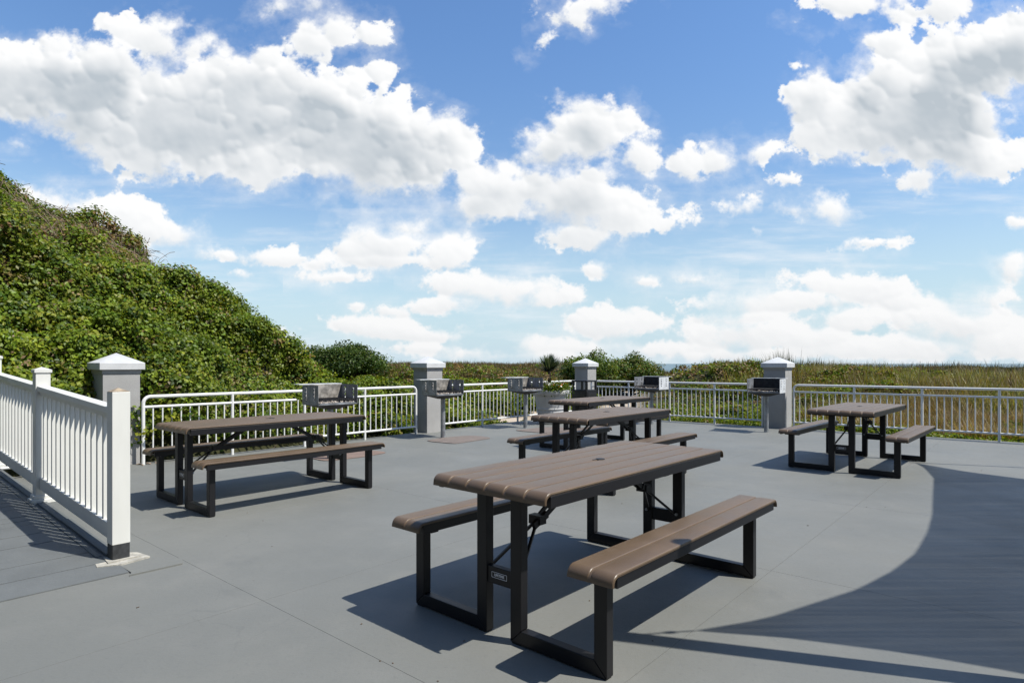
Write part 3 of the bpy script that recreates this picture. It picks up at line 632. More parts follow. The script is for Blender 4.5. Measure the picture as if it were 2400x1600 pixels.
def make_table():
    t = thing('picnic_table', 'x', 'picnic table', group='brown picnic tables with attached benches')
    top = shell('tabletop', TW - .012, HT - .0075, .046, 'plank', t, -TW / 2 + .006, th=.008)
    n = 6; w = TW / n
    for i in range(n): shell('plank', w - .0085, HT, .050, 'plank', top, -TW / 2 + i * w + .00175, th=.008)
    ring = MB().tube([(.04, 0, HT - .004), (.04, 0, HT + .0035)], .026, 20); ring.box((.0, .012, HT + .001), (.035, .01, .003)); ring.build('umbrella_hole_cap', 'bin', top)
    for s in (-1, 1):
        so, si = .697, .466
        st = shell('seat', so - si - .008, HS_ - .006, .044, 'plank', t, min(s * so, s * si) + .004, th=.008)
        for k in range(2): shell('plank', (so - si) / 2 - .0085, HS_, .048, 'plank', st, min(s * so, s * si) + k * (so - si) / 2 + .00175, th=.008)
        MB().box((0, s * (so - .022), HS_ - .040), (TL - .085, .026, .046)).build('seat_rail', 'frame', st, bevel=.003)
        MB().box((0, s * (si + .022), HS_ - .040), (TL - .085, .026, .046)).build('seat_rail', 'frame', st, bevel=.003)
        MB().box((0, s * (TW / 2 - .020), HT - .044), (TL - .085, .030, .052)).build('table_rail', 'frame', t, bevel=.003)
    SL = .797; ld = .05; ti0, ti1, to0, to1 = .076, .142, .540, .604
    for sx in (-1, 1):
        x = sx * SL
        MB().box((x, 0, HT - .055), (ld, TW - .075, .04)).build('cross_member', 'frame', t, bevel=.003)
        for s in (-1, 1):
            for (a, b, h) in ((ti0, ti1, HT - .076), (to0, to1, HS_ - .066)):
                # mitred lower end: leg runs to the floor on its outer edge, the foot bar meets it at 45 degrees
                hb = .064; out_, inn = (a, b) if a == ti0 else (b, a)
                q = MB(); X0, X1 = x - ld / 2, x + ld / 2
                vs = [(X0, s * out_, .006), (X0, s * inn, hb + .006), (X0, s * inn, h), (X0, s * out_, h), (X1, s * out_, .006), (X1, s * inn, hb + .006), (X1, s * inn, h), (X1, s * out_, h)]
                q.add(vs, [(0, 1, 2, 3), (7, 6, 5, 4), (0, 4, 5, 1), (1, 5, 6, 2), (2, 6, 7, 3), (3, 7, 4, 0)]); q.build('leg', 'frame', t, bevel=.004)
            q = MB(); X0, X1 = x - ld / 2, x + ld / 2; e = .0012
            vs = [(X0, s * (ti0 + e), .006), (X0, s * (ti1 + e), .07), (X0, s * (to0 - e), .07), (X0, s * (to1 - e), .006)]; vs += [(X1, b, c) for a, b, c in vs]
            q.add(vs, [(0, 3, 2, 1), (4, 5, 6, 7), (0, 1, 5, 4), (1, 2, 6, 5), (2, 3, 7, 6), (3, 0, 4, 7)]); q.build('foot_bar', 'frame', t, bevel=.004)
            MB().box((x, s * ((to0 + to1) / 2 - .01), HS_ - .055), (ld, .17, .03)).build('seat_bracket', 'frame', t, bevel=.003)
            for y in ((ti0 + ti1) / 2, (to0 + to1) / 2): MB().box((x, s * y, .003), (ld * .8, .05, .006)).build('foot_pad', 'bin', t)
        br = MB().box((x, 0, .285), (.034, 2 * ti0 + .004, .082)).build('cross_brace', 'frame', t, bevel=.003)
        # name plate with outline, on the outward face
        cu = bpy.data.curves.new('lettering', 'FONT'); cu.body = 'LIFETIME'; cu.size = .017; cu.align_x = 'CENTER'; cu.align_y = 'CENTER'; cu.extrude = .0005; cu.offset = .0004
        tmp = bpy.data.objects.new('tmp', cu); COL.objects.link(tmp); bpy.context.view_layer.update()
        me = bpy.data.meshes.new_from_object(tmp); bpy.data.objects.remove(tmp)
        lt = bpy.data.objects.new('lettering', me); COL.objects.link(lt); lt.parent = br; me.materials.clear(); me.materials.append(MAT['letter'])
        lt.location = (x + sx * .0178, 0, .288); lt.rotation_euler = (R(90), 0, R(-90) if sx < 0 else R(90))
        xo = x + sx * .0178; fr = MB(); w2, h2, tk = .048, .0125, .0018
        for yy_, zz_, dy, dz in ((0, h2, 2 * w2, tk), (0, -h2, 2 * w2, tk), (w2, 0, tk, 2 * h2), (-w2, 0, tk, 2 * h2)): fr.box((xo, yy_, .288 + zz_), (.001, dy, dz))
        fr.build('nameplate_border', 'letter', br)
        # folding strut: two rods from the uprights to a hub, twin bars up to the table
        hub = (sx * .53, 0, .505)
        b_ = MB()
        for s in (-1, 1): b_.bar((x - sx * .03, s * (ti0 + .02), .31), hub, .013, .013)
        b_.build('strut', 'frame', t)
        b_ = MB()
        for y in (-.018, .018): b_.bar((hub[0], y, hub[2] - .01), (sx * .22, y * 1.7, HT - .075), .008, .026)
        b_.bar((hub[0] - sx * .05, -.02, hub[2] + .02), (hub[0] + sx * .055, -.02, hub[2] - .022), .02, .035)
        b_.box(hub, (.05, .075, .045)); b_.build('strut_hinge', 'frame', t)
        MB().box((sx * .22, 0, HT - .07), (.05, TW - .075, .025)).build('cross_member', 'frame', t)
        bl = MB()
        for s in (-1, 1): bl.tube([(x - sx * .026, s * (ti0 + .033), .31), (x - sx * .040, s * (ti0 + .033), .31)], .010, 8)
        bl.build('bolt', 'galv', t)
    return t
tb = make_table()
TABLES = [((.482, 3.517), .842, 'brown picnic table in the foreground with the whole benches and shadow in view'),
          ((-2.446, 6.176), .850, 'brown picnic table on the left in front of the broken white railing'),
          ((4.459, 7.913), .832, 'brown picnic table on the right seen end on near the sail shadow'),
          ((1.064, 7.019), .863, 'middle picnic table of the row, directly behind the foreground table'),
          ((1.42, 9.75), .845, 'farthest picnic table of the row, in front of the planter and bin')]
for i, (c, th, lb) in enumerate(TABLES):
    o = tb if i == 0 else copy_tree(tb)
    o.location = (c[0], c[1], 0); o.rotation_euler = (0, 0, th); o['label'] = lb

# ------------------------------------------------------------------ pedestal grills
def side_plate(parent):
    # plate in the local y-z plane, y from 0 (back) to depth, with two zigzag slot columns cut through
    cs = .0125; ny_, nz_ = 34, 21; cut = set()
    for y0 in (7, 24):
        for z in range(5, 18):
            cut.add((y0, z))
            if z % 4 in (1, 2): cut.add((y0 + 1, z))
            if z % 4 == 1: cut.add((y0 + 2, z))
    # rounded upper front corner and chamfered lower front corner
    for a, b in ((ny_ - 1, nz_ - 1),): cut.add((a, b))
    cells = [(y, z) for y in range(ny_) for z in range(nz_) if (y, z) not in cut]; cs_ = set(cells); vs = {}; V = []; F = []
    def vid(y, z, s):
        k_ = (y, z, s)
        if k_ not in vs: vs[k_] = len(V); V.append((s * .0025, y * cs, z * cs))
        return vs[k_]
    for (y, z) in cells:
        F.append((vid(y, z, 1), vid(y + 1, z, 1), vid(y + 1, z + 1, 1), vid(y, z + 1, 1))); F.append((vid(y, z + 1, -1), vid(y + 1, z + 1, -1), vid(y + 1, z, -1), vid(y, z, -1)))
        for (dy, dz, a, b) in ((-1, 0, (0, 0), (0, 1)), (1, 0, (1, 1), (1, 0)), (0, -1, (1, 0), (0, 0)), (0, 1, (0, 1), (1, 1))):
            if (y + dy, z + dz) not in cs_: F.append((vid(y + a[0], z + a[1], 1), vid(y + b[0], z + b[1], 1), vid(y + b[0], z + b[1], -1), vid(y + a[0], z + a[1], -1)))
    return MB().add(V, F)
GW, GD, GZ0, GH = .58, .425, .745, .2625
def make_grill():
    t = thing('park_grill', 'x', 'grill', group='pedestal charcoal grills along the railing')
    # local: x along the front edge, front faces -y ; origin at the post base
    MB().tube([(0, 0, 0), (0, 0, .70)], .041, 20).build('post', 'galv', t, smooth=True)
    fb = MB(); w, d = GW / 2, GD / 2
    # tapered underside
    fb.add([(-w, -d, GZ0), (w, -d, GZ0), (w, d, GZ0), (-w, d, GZ0), (-.075, -.06, GZ0 - .065), (.075, -.06, GZ0 - .065), (.075, .06, GZ0 - .065), (-.075, .06, GZ0 - .065)], [(0, 1, 2, 3), (4, 7, 6, 5), (0, 4, 5, 1), (1, 5, 6, 2), (2, 6, 7, 3), (3, 7, 4, 0)])
    fb.build('firebox_base', 'grilldark', t)
    fl = MB(); fl.add([(-w, -d, GZ0 + .002), (-w + .045, -d, GZ0 + .03), (w - .045, -d, GZ0 + .03), (w, -d, GZ0 + .002)] + [(a, -d + .005, c) for a, _, c in [(-w, -d, GZ0 + .002), (-w + .045, -d, GZ0 + .03), (w - .045, -d, GZ0 + .03), (w, -d, GZ0 + .002)]], [(0, 3, 2, 1), (4, 5, 6, 7), (1, 2, 6, 5), (0, 1, 5, 4), (2, 3, 7, 6)])
    fl.build('front_lip', 'grillside', t)
    sp_ = side_plate(t)
    a = sp_.build('side_plate', 'grillside', t); a.location = (-w, -d, GZ0); 
    a2 = share(a, 'side_plate', t, (w, -d, GZ0))
    MB().box((0, d - .003, GZ0 + GH / 2), (GW - .006, .006, GH)).build('back_plate', 'grillback', t)
    MB().box((-.02, d + .075, GZ0 + GH + .004), (GW * 1.10, .16, .009)).build('shelf', 'shelf', t)
    gr = MB()
    for k_ in range(19): x = -w + .025 + (GW - .05) * k_ / 18; gr.tube([(x, -d - .015, GZ0 + .075), (x, d - .02, GZ0 + .075)], .0045, 5)
    for y in (-d + .02, 0, d - .03): gr.tube([(-w + .01, y, GZ0 + .067), (w - .01, y, GZ0 + .067)], .006, 5)
    for s in (-1, 1): gr.tube([(s * (w - .02), -d - .09, GZ0 + .08), (s * (w - .02), -d + .02, GZ0 + .075)], .006, 5)
    gr.build('cooking_grate', 'grilldark', t)
    ash = MB(); rr = random.Random(3)
    for k_ in range(120):
        x = rr.uniform(-w + .03, w - .03) * (1 if rr.random() < .6 else .9); y = -d + abs(rr.gauss(0, .12)) + .01; s = rr.uniform(.006, .016)
        if y > d - .02: continue
        ash.box((0, 0, 0), (s * rr.uniform(1, 2.4), s, s * .8), Matrix.Translation((x, y, GZ0 + .01 + rr.uniform(0, .03))) @ Matrix.Rotation(rr.uniform(0, 3), 4, 'Z') @ Matrix.Rotation(rr.uniform(-.6, .6), 4, 'X'))
    o = ash.build('ash', 'ash', t); o['kind'] = 'stuff'
    MB().box((.02, -.061, GZ0 - .035), (.07, .003, .022)).build('red_tag', 'redtag', t)
    return t
gsrc = make_grill()
GR = [((-2.46, 8.33), 46, 'park grill behind the left picnic table with a red tag below its firebox'),
      ((-1.205, 10.75), 43, 'park grill standing in front of the second pillar from the left'),
      ((.27, 12.38), 44, 'park grill on a post beside the grey flower planter'),
      ((2.99, 13.20), -41, 'park grill with pale side plate between the two right-hand pillars, above the far table'),
      ((4.80, 11.62), -37, 'park grill with black open firebox in front of the rightmost pillar')]
for i, (c, a, lb) in enumerate(GR):
    o = gsrc if i == 0 else copy_tree(gsrc); o.location = (c[0], c[1], 0); o.rotation_euler = (0, 0, R(a)); o['label'] = lb
# sun-facing plates of the two right grills: sunlight painted as paler steel
pale = mat('sunlit_pale_steel', (.62, .63, .64), .5, metal=.2, var=.12, vscale=10)
for o in list(bpy.data.objects):
    if o.name.startswith('side_plate') and o.parent and o.parent.get('label', '') in (GR[3][2], GR[4][2]) and o.location.x > 0:
        o.data = o.data.copy(); o.data.materials[0] = pale; o['label'] = 'side plate painted pale as if sunlit'
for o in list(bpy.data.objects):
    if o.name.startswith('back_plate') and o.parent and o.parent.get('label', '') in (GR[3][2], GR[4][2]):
        o.data = o.data.copy(); o.data.materials[0] = MAT['grilldark']; o['label'] = 'sooty back plate with shade painted in'  # soot black also paints in the shade of these firebox interiors
# mats
def ground_mat(poly, m, label):
    cx = sum(p[0] for p in poly) / len(poly); cy = sum(p[1] for p in poly) / len(poly)
    q = []
    for i in range(len(poly)):                                     # rounded, slightly wavy outline
        A = Vector(poly[i - 1]); B = Vector(poly[i]); C_ = Vector(poly[(i + 1) % len(poly)])
        for f in (0, .33, .66, 1):
            P = (A.lerp(B, .72)).lerp(B, f).lerp(B.lerp(C_, .28 * f), f); q.append((P.x - cx + random.uniform(-.006, .006), P.y - cy + random.uniform(-.006, .006)))
    o = MB().prism(q, .0, .008).build('grill_mat', m); o.location = (cx, cy, .002); tag(o, label, 'mat', 'flat mats in front of the grills')
ground_mat([(-1.44, 10.31), (-1.3, 10.13), (-.92, 9.89), (-.68, 10.2), (-.35, 10.64), (-.53, 10.92), (-.78, 11.02), (-1.18, 10.72)], 'mat2', 'brown mat lying in front of the grill by the second pillar')
ground_mat([(.02, 11.88), (.61, 11.39), (1.12, 12.0), (1.04, 12.4), (.7, 12.5), (.38, 12.2)], 'mat2', 'brown mat lying below the grill beside the planter')
ground_mat([(-2.75, 8.38), (-2.46, 8.13), (-2.06, 8.5), (-1.80, 8.92), (-2.03, 9.12), (-2.43, 8.98)], 'mat1', 'rust red mat partly hidden behind the left picnic table')

# ------------------------------------------------------------------ litter bin
bn = thing('litter_bin', 'square black litter bin with open hood in front of the corner pillar', 'bin', (1.68, 14.30, 0), TH)
s = .21
MB().box((0, 0, .36), (2 * s, 2 * s, .66)).build('body', 'bin', bn, bevel=.012)
MB().box((0, 0, .015), (2 * s - .04, 2 * s - .04, .03)).build('base', 'bin', bn)
for k_ in range(4):
    a = R(90 * k_); MB().box((0, 0, 0), (2 * s - .08, .008, .52), Matrix.Rotation(a, 4, 'Z') @ Matrix.Translation((0, -s - .004, .36))).build('side_panel', 'binpanel', bn, bevel=.003)
    MB().box((0, 0, 0), (.045, .045, .185), Matrix.Rotation(a, 4, 'Z') @ Matrix.Translation((s - .023, s - .023, .783))).build('hood_post', 'bin', bn, bevel=.004)
MB().box((0, 0, .89), (2 * s + .01, 2 * s + .01, .035)).build('lid', 'bin', bn, bevel=.008)

# ------------------------------------------------------------------ planter with palm and flowers
pl = thing('planter', 'large round grey planter with thick rim next to the black bin', 'planter', (.83, 13.28, 0))
prof = [(.24, 0), (.26, .02), (.285, .24), (.300, .25), (.300, .27), (.290, .28), (.295, .31), (.310, .32), (.310, .34), (.302, .35), (.345, .60), (.362, .605), (.362, .625), (.375, .63), (.398, .64), (.410, .665), (.410, .70), (.398, .722), (.37, .728), (.352, .715), (.345, .66), (.0, .66)]
MB().lathe(prof, 48).build('pot', 'pot', pl, smooth=True)
MB().lathe([(.0, .665), (.346, .665)], 24).build('soil', 'soil', pl)
def blades(base, dirs, lens, wid, curve, col, segs=4, colvar=.15):
    """generic strips: base (N,3) dirs (N,3) -> verts, quads, tint"""
    Nn = len(base); up = np.array([0, 0, 1.]); V = np.zeros((Nn, segs + 1, 2, 3)); T = np.zeros((Nn, segs + 1, 2, 4))
    side = np.cross(dirs, up); ln = np.linalg.norm(side, axis=1, keepdims=True); side = np.where(ln > .05, side / np.maximum(ln, .05), np.array([1., 0, 0]))
    for i in range(segs + 1):
        f = i / segs; p = base + dirs * (lens * f)[:, None] + np.array([0, 0, -1.]) * (curve * lens * f * f)[:, None]
        ww = (wid * (1 - f ** 2) * .5 + wid * .03)[:, None]
        V[:, i, 0] = p - side * ww; V[:, i, 1] = p + side * ww
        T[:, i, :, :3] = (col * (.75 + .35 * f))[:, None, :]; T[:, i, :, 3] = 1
    o = (np.arange(Nn) * (segs + 1) * 2)[:, None]; q = []
    for i in range(segs): q.append(np.stack([o[:, 0] + 2 * i, o[:, 0] + 2 * i + 1, o[:, 0] + 2 * i + 3, o[:, 0] + 2 * i + 2], 1))
    return V.reshape(-1, 3), np.concatenate(q, 0).ravel(), T.reshape(-1, 4)
def rcol(n, cols, w, var=.2):
    c = np.array(cols)[rng.choice(len(cols), n, p=np.array(w) / sum(w))]; return c * (1 + var * (rng.random((n, 1)) * 2 - 1)) * (1 + .08 * (rng.random((n, 3)) * 2 - 1))
palm = thing('fan_palm', 'spiky fan palm with dried lower fronds growing in the grey planter', 'palm', (.80, 13.28, .665))
MB().tube([(0, 0, 0), (.01, 0, .24), (0, .01, .46)], [.045, .04, .03], 8).build('trunk', 'stem', palm)
for k_ in range(15):
    az = rng.random() * 2 * math.pi; el = R(rng.uniform(20, 85)); c = np.array([math.cos(az) * math.cos(el), math.sin(az) * math.cos(el), math.sin(el)])
    n = 26; u_ = np.cross(c, [0, 0, 1.]) + 1e-3; u_ /= np.linalg.norm(u_); sp2 = np.linspace(-1.15, 1.15, n)
    dirs = np.array([c * math.cos(a) + u_ * math.sin(a) for a in sp2]); base = np.tile(np.array([0, 0, .40]) + c * .09, (n, 1))
    v, q, tt = blades(base, dirs, np.full(n, .40) * (1 - .12 * np.abs(sp2)) * rng.uniform(.9, 1.1, n), np.full(n, .024), np.full(n, .10), rcol(n, [(.075, .11, .06), (.045, .075, .045), (.17, .20, .13)], [3, 3, 1.4]))
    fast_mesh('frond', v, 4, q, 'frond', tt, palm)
for k_ in range(9):
    az = R(rng.uniform(130, 240)) if k_ < 7 else R(rng.uniform(-10, 40)); n = 18; dirs = []
    for a in np.linspace(-.5, .5, n): dirs.append((math.cos(az + a) * .95, math.sin(az + a) * .95, rng.uniform(-.05, .35)))
    dirs = np.array(dirs); v, q, tt = blades(np.tile([0, 0, .36], (n, 1)), dirs, rng.uniform(.3, .58, n), np.full(n, .014), np.full(n, .25), rcol(n, [(.38, .29, .18), (.28, .20, .12)], [2, 1]))
    fast_mesh('dry_frond', v, 4, q, 'frond', tt, palm)
def leaf_cloud(P, nrm, size, col, name, m='leaf', parent=None, spread=.9):
    """folded two-quad leaves at points P with rough normals nrm"""
    n = len(P); nr = nrm + spread * rng.normal(size=(n, 3)); nr /= np.linalg.norm(nr, axis=1, keepdims=True)
    a = rng.normal(size=(n, 3)); a -= nr * (a * nr).sum(1, keepdims=True); a /= np.linalg.norm(a, axis=1, keepdims=True); b = np.cross(nr, a)
    s = size[:, None]; V = np.zeros((n, 4, 3))
    V[:, 0] = P - a * s * .55; V[:, 1] = P + b * s * .42 + nr * s * .10; V[:, 2] = P + a * s * .60 - nr * s * .06; V[:, 3] = P - b * s * .42 + nr * s * .10
    T = np.ones((n, 4, 4)); T[:, :, :3] = col[:, None, :]
    o = np.arange(n) * 4; idx = np.stack([o, o + 1, o + 2, o, o + 2, o + 3], 1).ravel()
    return fast_mesh(name, V.reshape(-1, 3), 3, idx, m, T.reshape(-1, 4), parent)
GREENS = [(.095, .145, .012), (.140, .188, .016), (.045, .082, .009), (.205, .225, .026), (.20, .16, .05)]
for i, (x, y, kind) in enumerate([(-.02, -.30, 'w'), (.10, -.27, 'w'), (.0, -.16, 'w'), (.20, -.10, 'w'), (.22, -.20, 'o'), (.30, -.08, 'o'), (.12, -.33, 'o'), (.28, .05, 'w'), (-.15, -.28, 'w'), (.05, .2, 'w'), (-.2, .05, 'o')]):
    f = thing('flowering_plant', ('low white flowering plant on the rim of the grey planter' if kind == 'w' else 'low orange flowering plant on the rim of the grey planter'), 'flower', (.83 + x, 13.28 + y, .665), 0, 'white flowers in the planter' if kind == 'w' else 'orange flowers in the planter')
    n = 230; P = rng.normal(size=(n, 3)) * (.075, .075, .06) + (0, 0, .10)
    leaf_cloud(P, np.tile([0, 0, 1.], (n, 1)), rng.uniform(.02, .045, n), rcol(n, GREENS[:3], [2, 2, 2]), 'foliage', parent=f)
    fl = MB()
    for _ in range(9):
        p = Vector((rng.normal() * .065, rng.normal() * .065, .12 + rng.random() * .10)); r0 = rng.uniform(.016, .026)
        M4 = Matrix.Translation(p) @ Matrix.Rotation(rng.uniform(-.7, .7), 4, 'X') @ Matrix.Rotation(rng.uniform(-.7, .7), 4, 'Y')
        vs = [M4 @ Vector((0, 0, -.004))] + [M4 @ Vector((r0 * (1.25 if k_ % 2 else .7) * math.cos(k_ * math.pi / 5), r0 * (1.25 if k_ % 2 else .7) * math.sin(k_ * math.pi / 5), .004)) for k_ in range(10)]
        fl.add(vs, [(0, 1 + k_, 1 + (k_ + 1) % 10) for k_ in range(10)])
    fl.build('blossom', 'flowerw' if kind == 'w' else 'flowero', f)

# ------------------------------------------------------------------ shade sail out of frame to the right, its poles and ropes
def lift(gx, gy, z): return (gx + .665 * z, gy - .217 * z, z)
corner = {'a': lift(.88, 2.98, 2.46), 'b': lift(5.25, 8.02, 2.75), 'c': lift(9.2, 5.0, 2.9), 'd': lift(5.6, .2, 2.7)}
ab = [(.88, 2.98), (1.28, 3.12), (1.98, 3.53), (2.37, 3.84), (2.75, 4.2), (3.19, 4.73), (3.61, 5.29), (4.05, 5.93), (4.76, 6.95), (5.12, 7.65), (5.25, 8.02)]
da = [(.88, 2.98), (1.30, 2.90), (1.76, 2.75), (2.13, 2.57), (2.9, 2.1), (3.9, 1.35), (4.8, .75), (5.6, .2)]
bc = [(5.25, 8.02), (5.44, 7.36), (5.74, 6.90), (6.4, 6.25), (7.3, 5.65), (9.2, 5.0)]
dc = [(5.6, .2), (6.2, 1.3), (7.0, 2.6), (8.0, 3.8), (9.2, 5.0)]
def edge(pts, z0, z1, f):
    pts = np.array(pts); L_ = np.r_[0, np.cumsum(np.hypot(*np.diff(pts, axis=0).T))]; L_ /= L_[-1]
    return np.array(lift(np.interp(f, L_, pts[:, 0]), np.interp(f, L_, pts[:, 1]), z0 + (z1 - z0) * f))
NS = 40; V = []; F = []
for i in range(NS + 1):
    for j in range(NS + 1):
        u, v = i / NS, j / NS                          # Coons patch
        c0 = edge(ab, 2.46, 2.75, v); c1 = edge(dc, 2.7, 2.9, v); r0 = edge(da, 2.46, 2.7, u); r1 = edge(bc, 2.75, 2.9, u)
        A, B, C_, D_ = map(np.array, (corner['a'], corner['b'], corner['c'], corner['d']))
        P = (1 - u) * c0 + u * c1 + (1 - v) * r0 + v * r1 - ((1 - u) * (1 - v) * A + (1 - u) * v * B + u * v * C_ + u * (1 - v) * D_)
        V.append(tuple(P))
for i in range(NS):
    for j in range(NS): F.append((i * (NS + 1) + j, (i + 1) * (NS + 1) + j, (i + 1) * (NS + 1) + j + 1, i * (NS + 1) + j + 1))
sl_ = MB().add(V, F).build('shade_sail', 'sail', smooth=True); tag(sl_, 'grey fabric shade sail stretched above the right side of the patio', 'shade sail')
def sail_pole(base, top, r, label, hook, crn):
    t = thing('sail_pole', label, 'pole', (base[0], base[1], 0), 0, 'poles holding the shade sail')
    T_ = Vector((top[0] - base[0], top[1] - base[1], top[2]))
    pts = [Vector((0, 0, 0)), T_ * .5, T_ * .985, T_]
    MB().tube(pts, [r, r, r, r * .8], 20).build('shaft', 'pole', t, smooth=True)
    h = Vector(hook) - Vector((base[0], base[1], 0)); c = Vector(crn) - Vector((base[0], base[1], 0))
    MB().tube([h, h.lerp(c, .45), h.lerp(c, .46), h.lerp(c, .62), h.lerp(c, .63), c], [.006, .006, .014, .014, .006, .006], 8).build('turnbuckle', 'steelw', t)
tA = lift(.43, 2.935, 2.62)
sail_pole((2.50, 2.35), (tA[0] + .03, tA[1], 2.62), .058, 'dark steel pole holding the nearest corner of the shade sail', lift(.62, 2.94, 2.45), corner['a'])
sail_pole((6.9, 7.47), lift(5.19, 8.06, 2.9), .018, 'thin dark pole holding the far corner of the shade sail', lift(5.21, 8.05, 2.85), corner['b'])
sail_pole((9.2 + 2.3, 4.3), (9.2 + 2.2, 4.3, 3.1), .05, 'dark pole holding the right corner of the shade sail', (9.2 + 2.2, 4.3, 3.0), corner['c'])
sail_pole((7.9, -.6), (7.8, -.55, 3.0), .05, 'dark pole holding the rear corner of the shade sail', (7.8, -.55, 2.9), corner['d'])

# ------------------------------------------------------------------ vine covered hill
def surf_normals(x, y, e=.12):
    zx = (terrain_z(x + e, y) - terrain_z(x - e, y)) / (2 * e); zy = (terrain_z(x, y + e) - terrain_z(x, y - e)) / (2 * e)
    n = np.stack([-zx, -zy, np.ones_like(zx)], -1); return n / np.linalg.norm(n, axis=-1, keepdims=True)
def scatter_leaves(t0, t1, a0, a1, count, smin, smax, lump, name, cols, wts, keep=None, hang=.3, layer=.22):
    t = rng.uniform(t0, t1, count) + 2.896; a = rng.uniform(a0, a1, count)
    x = t * E1[0] + (a + 8.95) * E2[0]; y = t * E1[1] + (a + 8.95) * E2[1]
    ins = ((x - L2A[0]) * L2N[0] + (y - L2A[1]) * L2N[1]) < -.3
    if keep is not None:
        k_ = keep(x, y) ; x, y, t, a = x[k_], y[k_], t[k_], a[k_]
    z = terrain_z(x, y); nr = surf_normals(x, y); n = len(x)
    s = (x + .3 * z) ; lumps = (fbm(s * 1.5 + 40, y * 1.5 + z * 1.3, 3) - .38) * 2.2 * lump
    lumps2 = np.abs(fbm(s * 5 + 10, y * 5 + z * 5, 2) - .5) * .9 * lump
    h = np.clip(lumps + lumps2, -.05, None) - layer * rng.random(n) ** 1.5
    P = np.stack([x, y, z], -1) + nr * (h + .05)[:, None]
    zone = fbm(x * .8 + 70, y * .8 + z * .8, 3)
    c = rcol(n, cols, wts, .25); c = c * (.75 + .6 * np.clip(zone, 0, 1))[:, None]
    return leaf_cloud(P, nr * .8 + np.array([.25, -.15, .5]), rng.uniform(smin, smax, n) , c, name)
BROWNS = [(.20, .125, .055), (.14, .09, .045), (.26, .18, .09), (.13, .12, .03)]
def clumps(t, a, per, rad, smin, smax, name, cols, wts, lump=.3, brown=None, keep=None, squash=.75, tone=None):
    x = t * E1[0] + (a + 8.95) * E2[0]; y = t * E1[1] + (a + 8.95) * E2[1]
    if keep is not None: k_ = keep(x, y); x, y, t, a = x[k_], y[k_], t[k_], a[k_]
    z = terrain_z(x, y); nr = surf_normals(x, y); n = len(x); q = x + .3 * z
    big_ = fbm(q * .95 + 40, y * .95 + z * .9, 3); mid = np.abs(fbm(q * 2.6 + 10, y * 2.6 + z * 2.4, 3) - .5) * 2
    h = (np.clip((big_ - .30) / .45, 0, 1) ** 1.3 - .35) * 1.5 * lump + (.35 - mid) * .8 * lump
    h = np.maximum(h, -.04); C = np.stack([x, y, z], -1) + nr * (h + .03)[:, None]; Rr = rng.uniform(*rad, n)
    d = rng.normal(size=(n, per, 3)); d /= np.linalg.norm(d, axis=2, keepdims=True); r_ = rng.random((n, per, 1)) ** .4
    P = C[:, None] + d * r_ * Rr[:, None, None] * np.array([1, 1, squash]); Nn = (d * .9 + nr[:, None] * .5 + np.array([.1, -.08, .25]))
    c0 = rcol(n, cols, wts, .22); zone = fbm(x * .6 + 70, y * .6 + z * .7, 3); c0 = c0 * (.78 + .5 * np.clip(zone, 0, 1))[:, None]
    if brown is not None: m_ = (rng.random(n) < brown(x, y, z, t, a)); c0[m_] = rcol(int(m_.sum()), BROWNS, [2, 1.4, 2, 2], .2)
    c = np.repeat(c0, per, 0) * (1 + .32 * (rng.random((n * per, 1)) * 2 - 1))
    P = P.reshape(-1, 3); Nn = Nn.reshape(-1, 3); kk = P[:, 2] > np.repeat(z, per) - .12
    return leaf_cloud(P[kk], Nn[kk], rng.uniform(smin, smax, len(P))[kk], c[kk], name, spread=.55)
n = 14500
hl = clumps(rng.uniform(-4.5, 6.6, n) + 2.896, rng.uniform(.26, 5.8, n), 34, (.10, .27), .032, .066, 'vine_cover', GREENS, [4, 5, 3, 2.4, .3], lump=.60,
            brown=lambda x, y, z, t, a: np.clip(.45 * sst(z, 2.1, 3.4) * sst(fbm(x * 1.1 + 7, y * 1.1 + z, 3), .42, .62) + .03, 0, .55)); tag(hl, 'dense green vines covering the steep dune behind the railing', 'vines', kind='stuff')
gc = scatter_leaves(4.6, 13.5, .02, 9, 110000, .05, .10, .16, 'ground_cover', GREENS + [(.16, .10, .04)], [4, 6, 3, 4, 1, 1.2], keep=lambda x, y: (cover_at(x, y) > .45) & (terrain_z(x, y) > -.25)); tag(gc, 'low green creeping plants between the railing and the dunes', 'ground cover', kind='stuff')
# leaves low along the right railing
def strip_leaves(s0, s1, b0, b1, count, name, cols, wts, smin=.03, smax=.07):
    s = rng.uniform(s0, s1, count); b = b0 + (b1 - b0) * rng.random(count) ** 1.3
    x = L2A[0] + L2D[0] * s + L2N[0] * (b + .12); y = L2A[1] + L2D[1] * s + L2N[1] * (b + .12)
    k_ = fbm(x * 2, y * 2, 2) > .25 * (1 + b / b1); k_ &= rng.random(count) < .25 + .75 * cover_at(x, y); x, y = x[k_], y[k_]; z = terrain_z(x, y) + rng.random(len(x)) ** 1.5 * (.06 + .22 * fbm(x * 1.3, y * 1.3, 2))
    return leaf_cloud(np.stack([x, y, z], -1), np.tile([.2, -.3, .9], (len(x), 1)), rng.uniform(smin, smax, len(x)), rcol(len(x), cols, wts, .25), name)
gl_ = strip_leaves(-2.5, 10, .0, 2.2, 42000, 'low_creeper', GREENS, [4, 5, 4, 3, 1]); tag(gl_, 'low green creeper and weeds at the foot of the right railing', 'ground cover', kind='stuff')
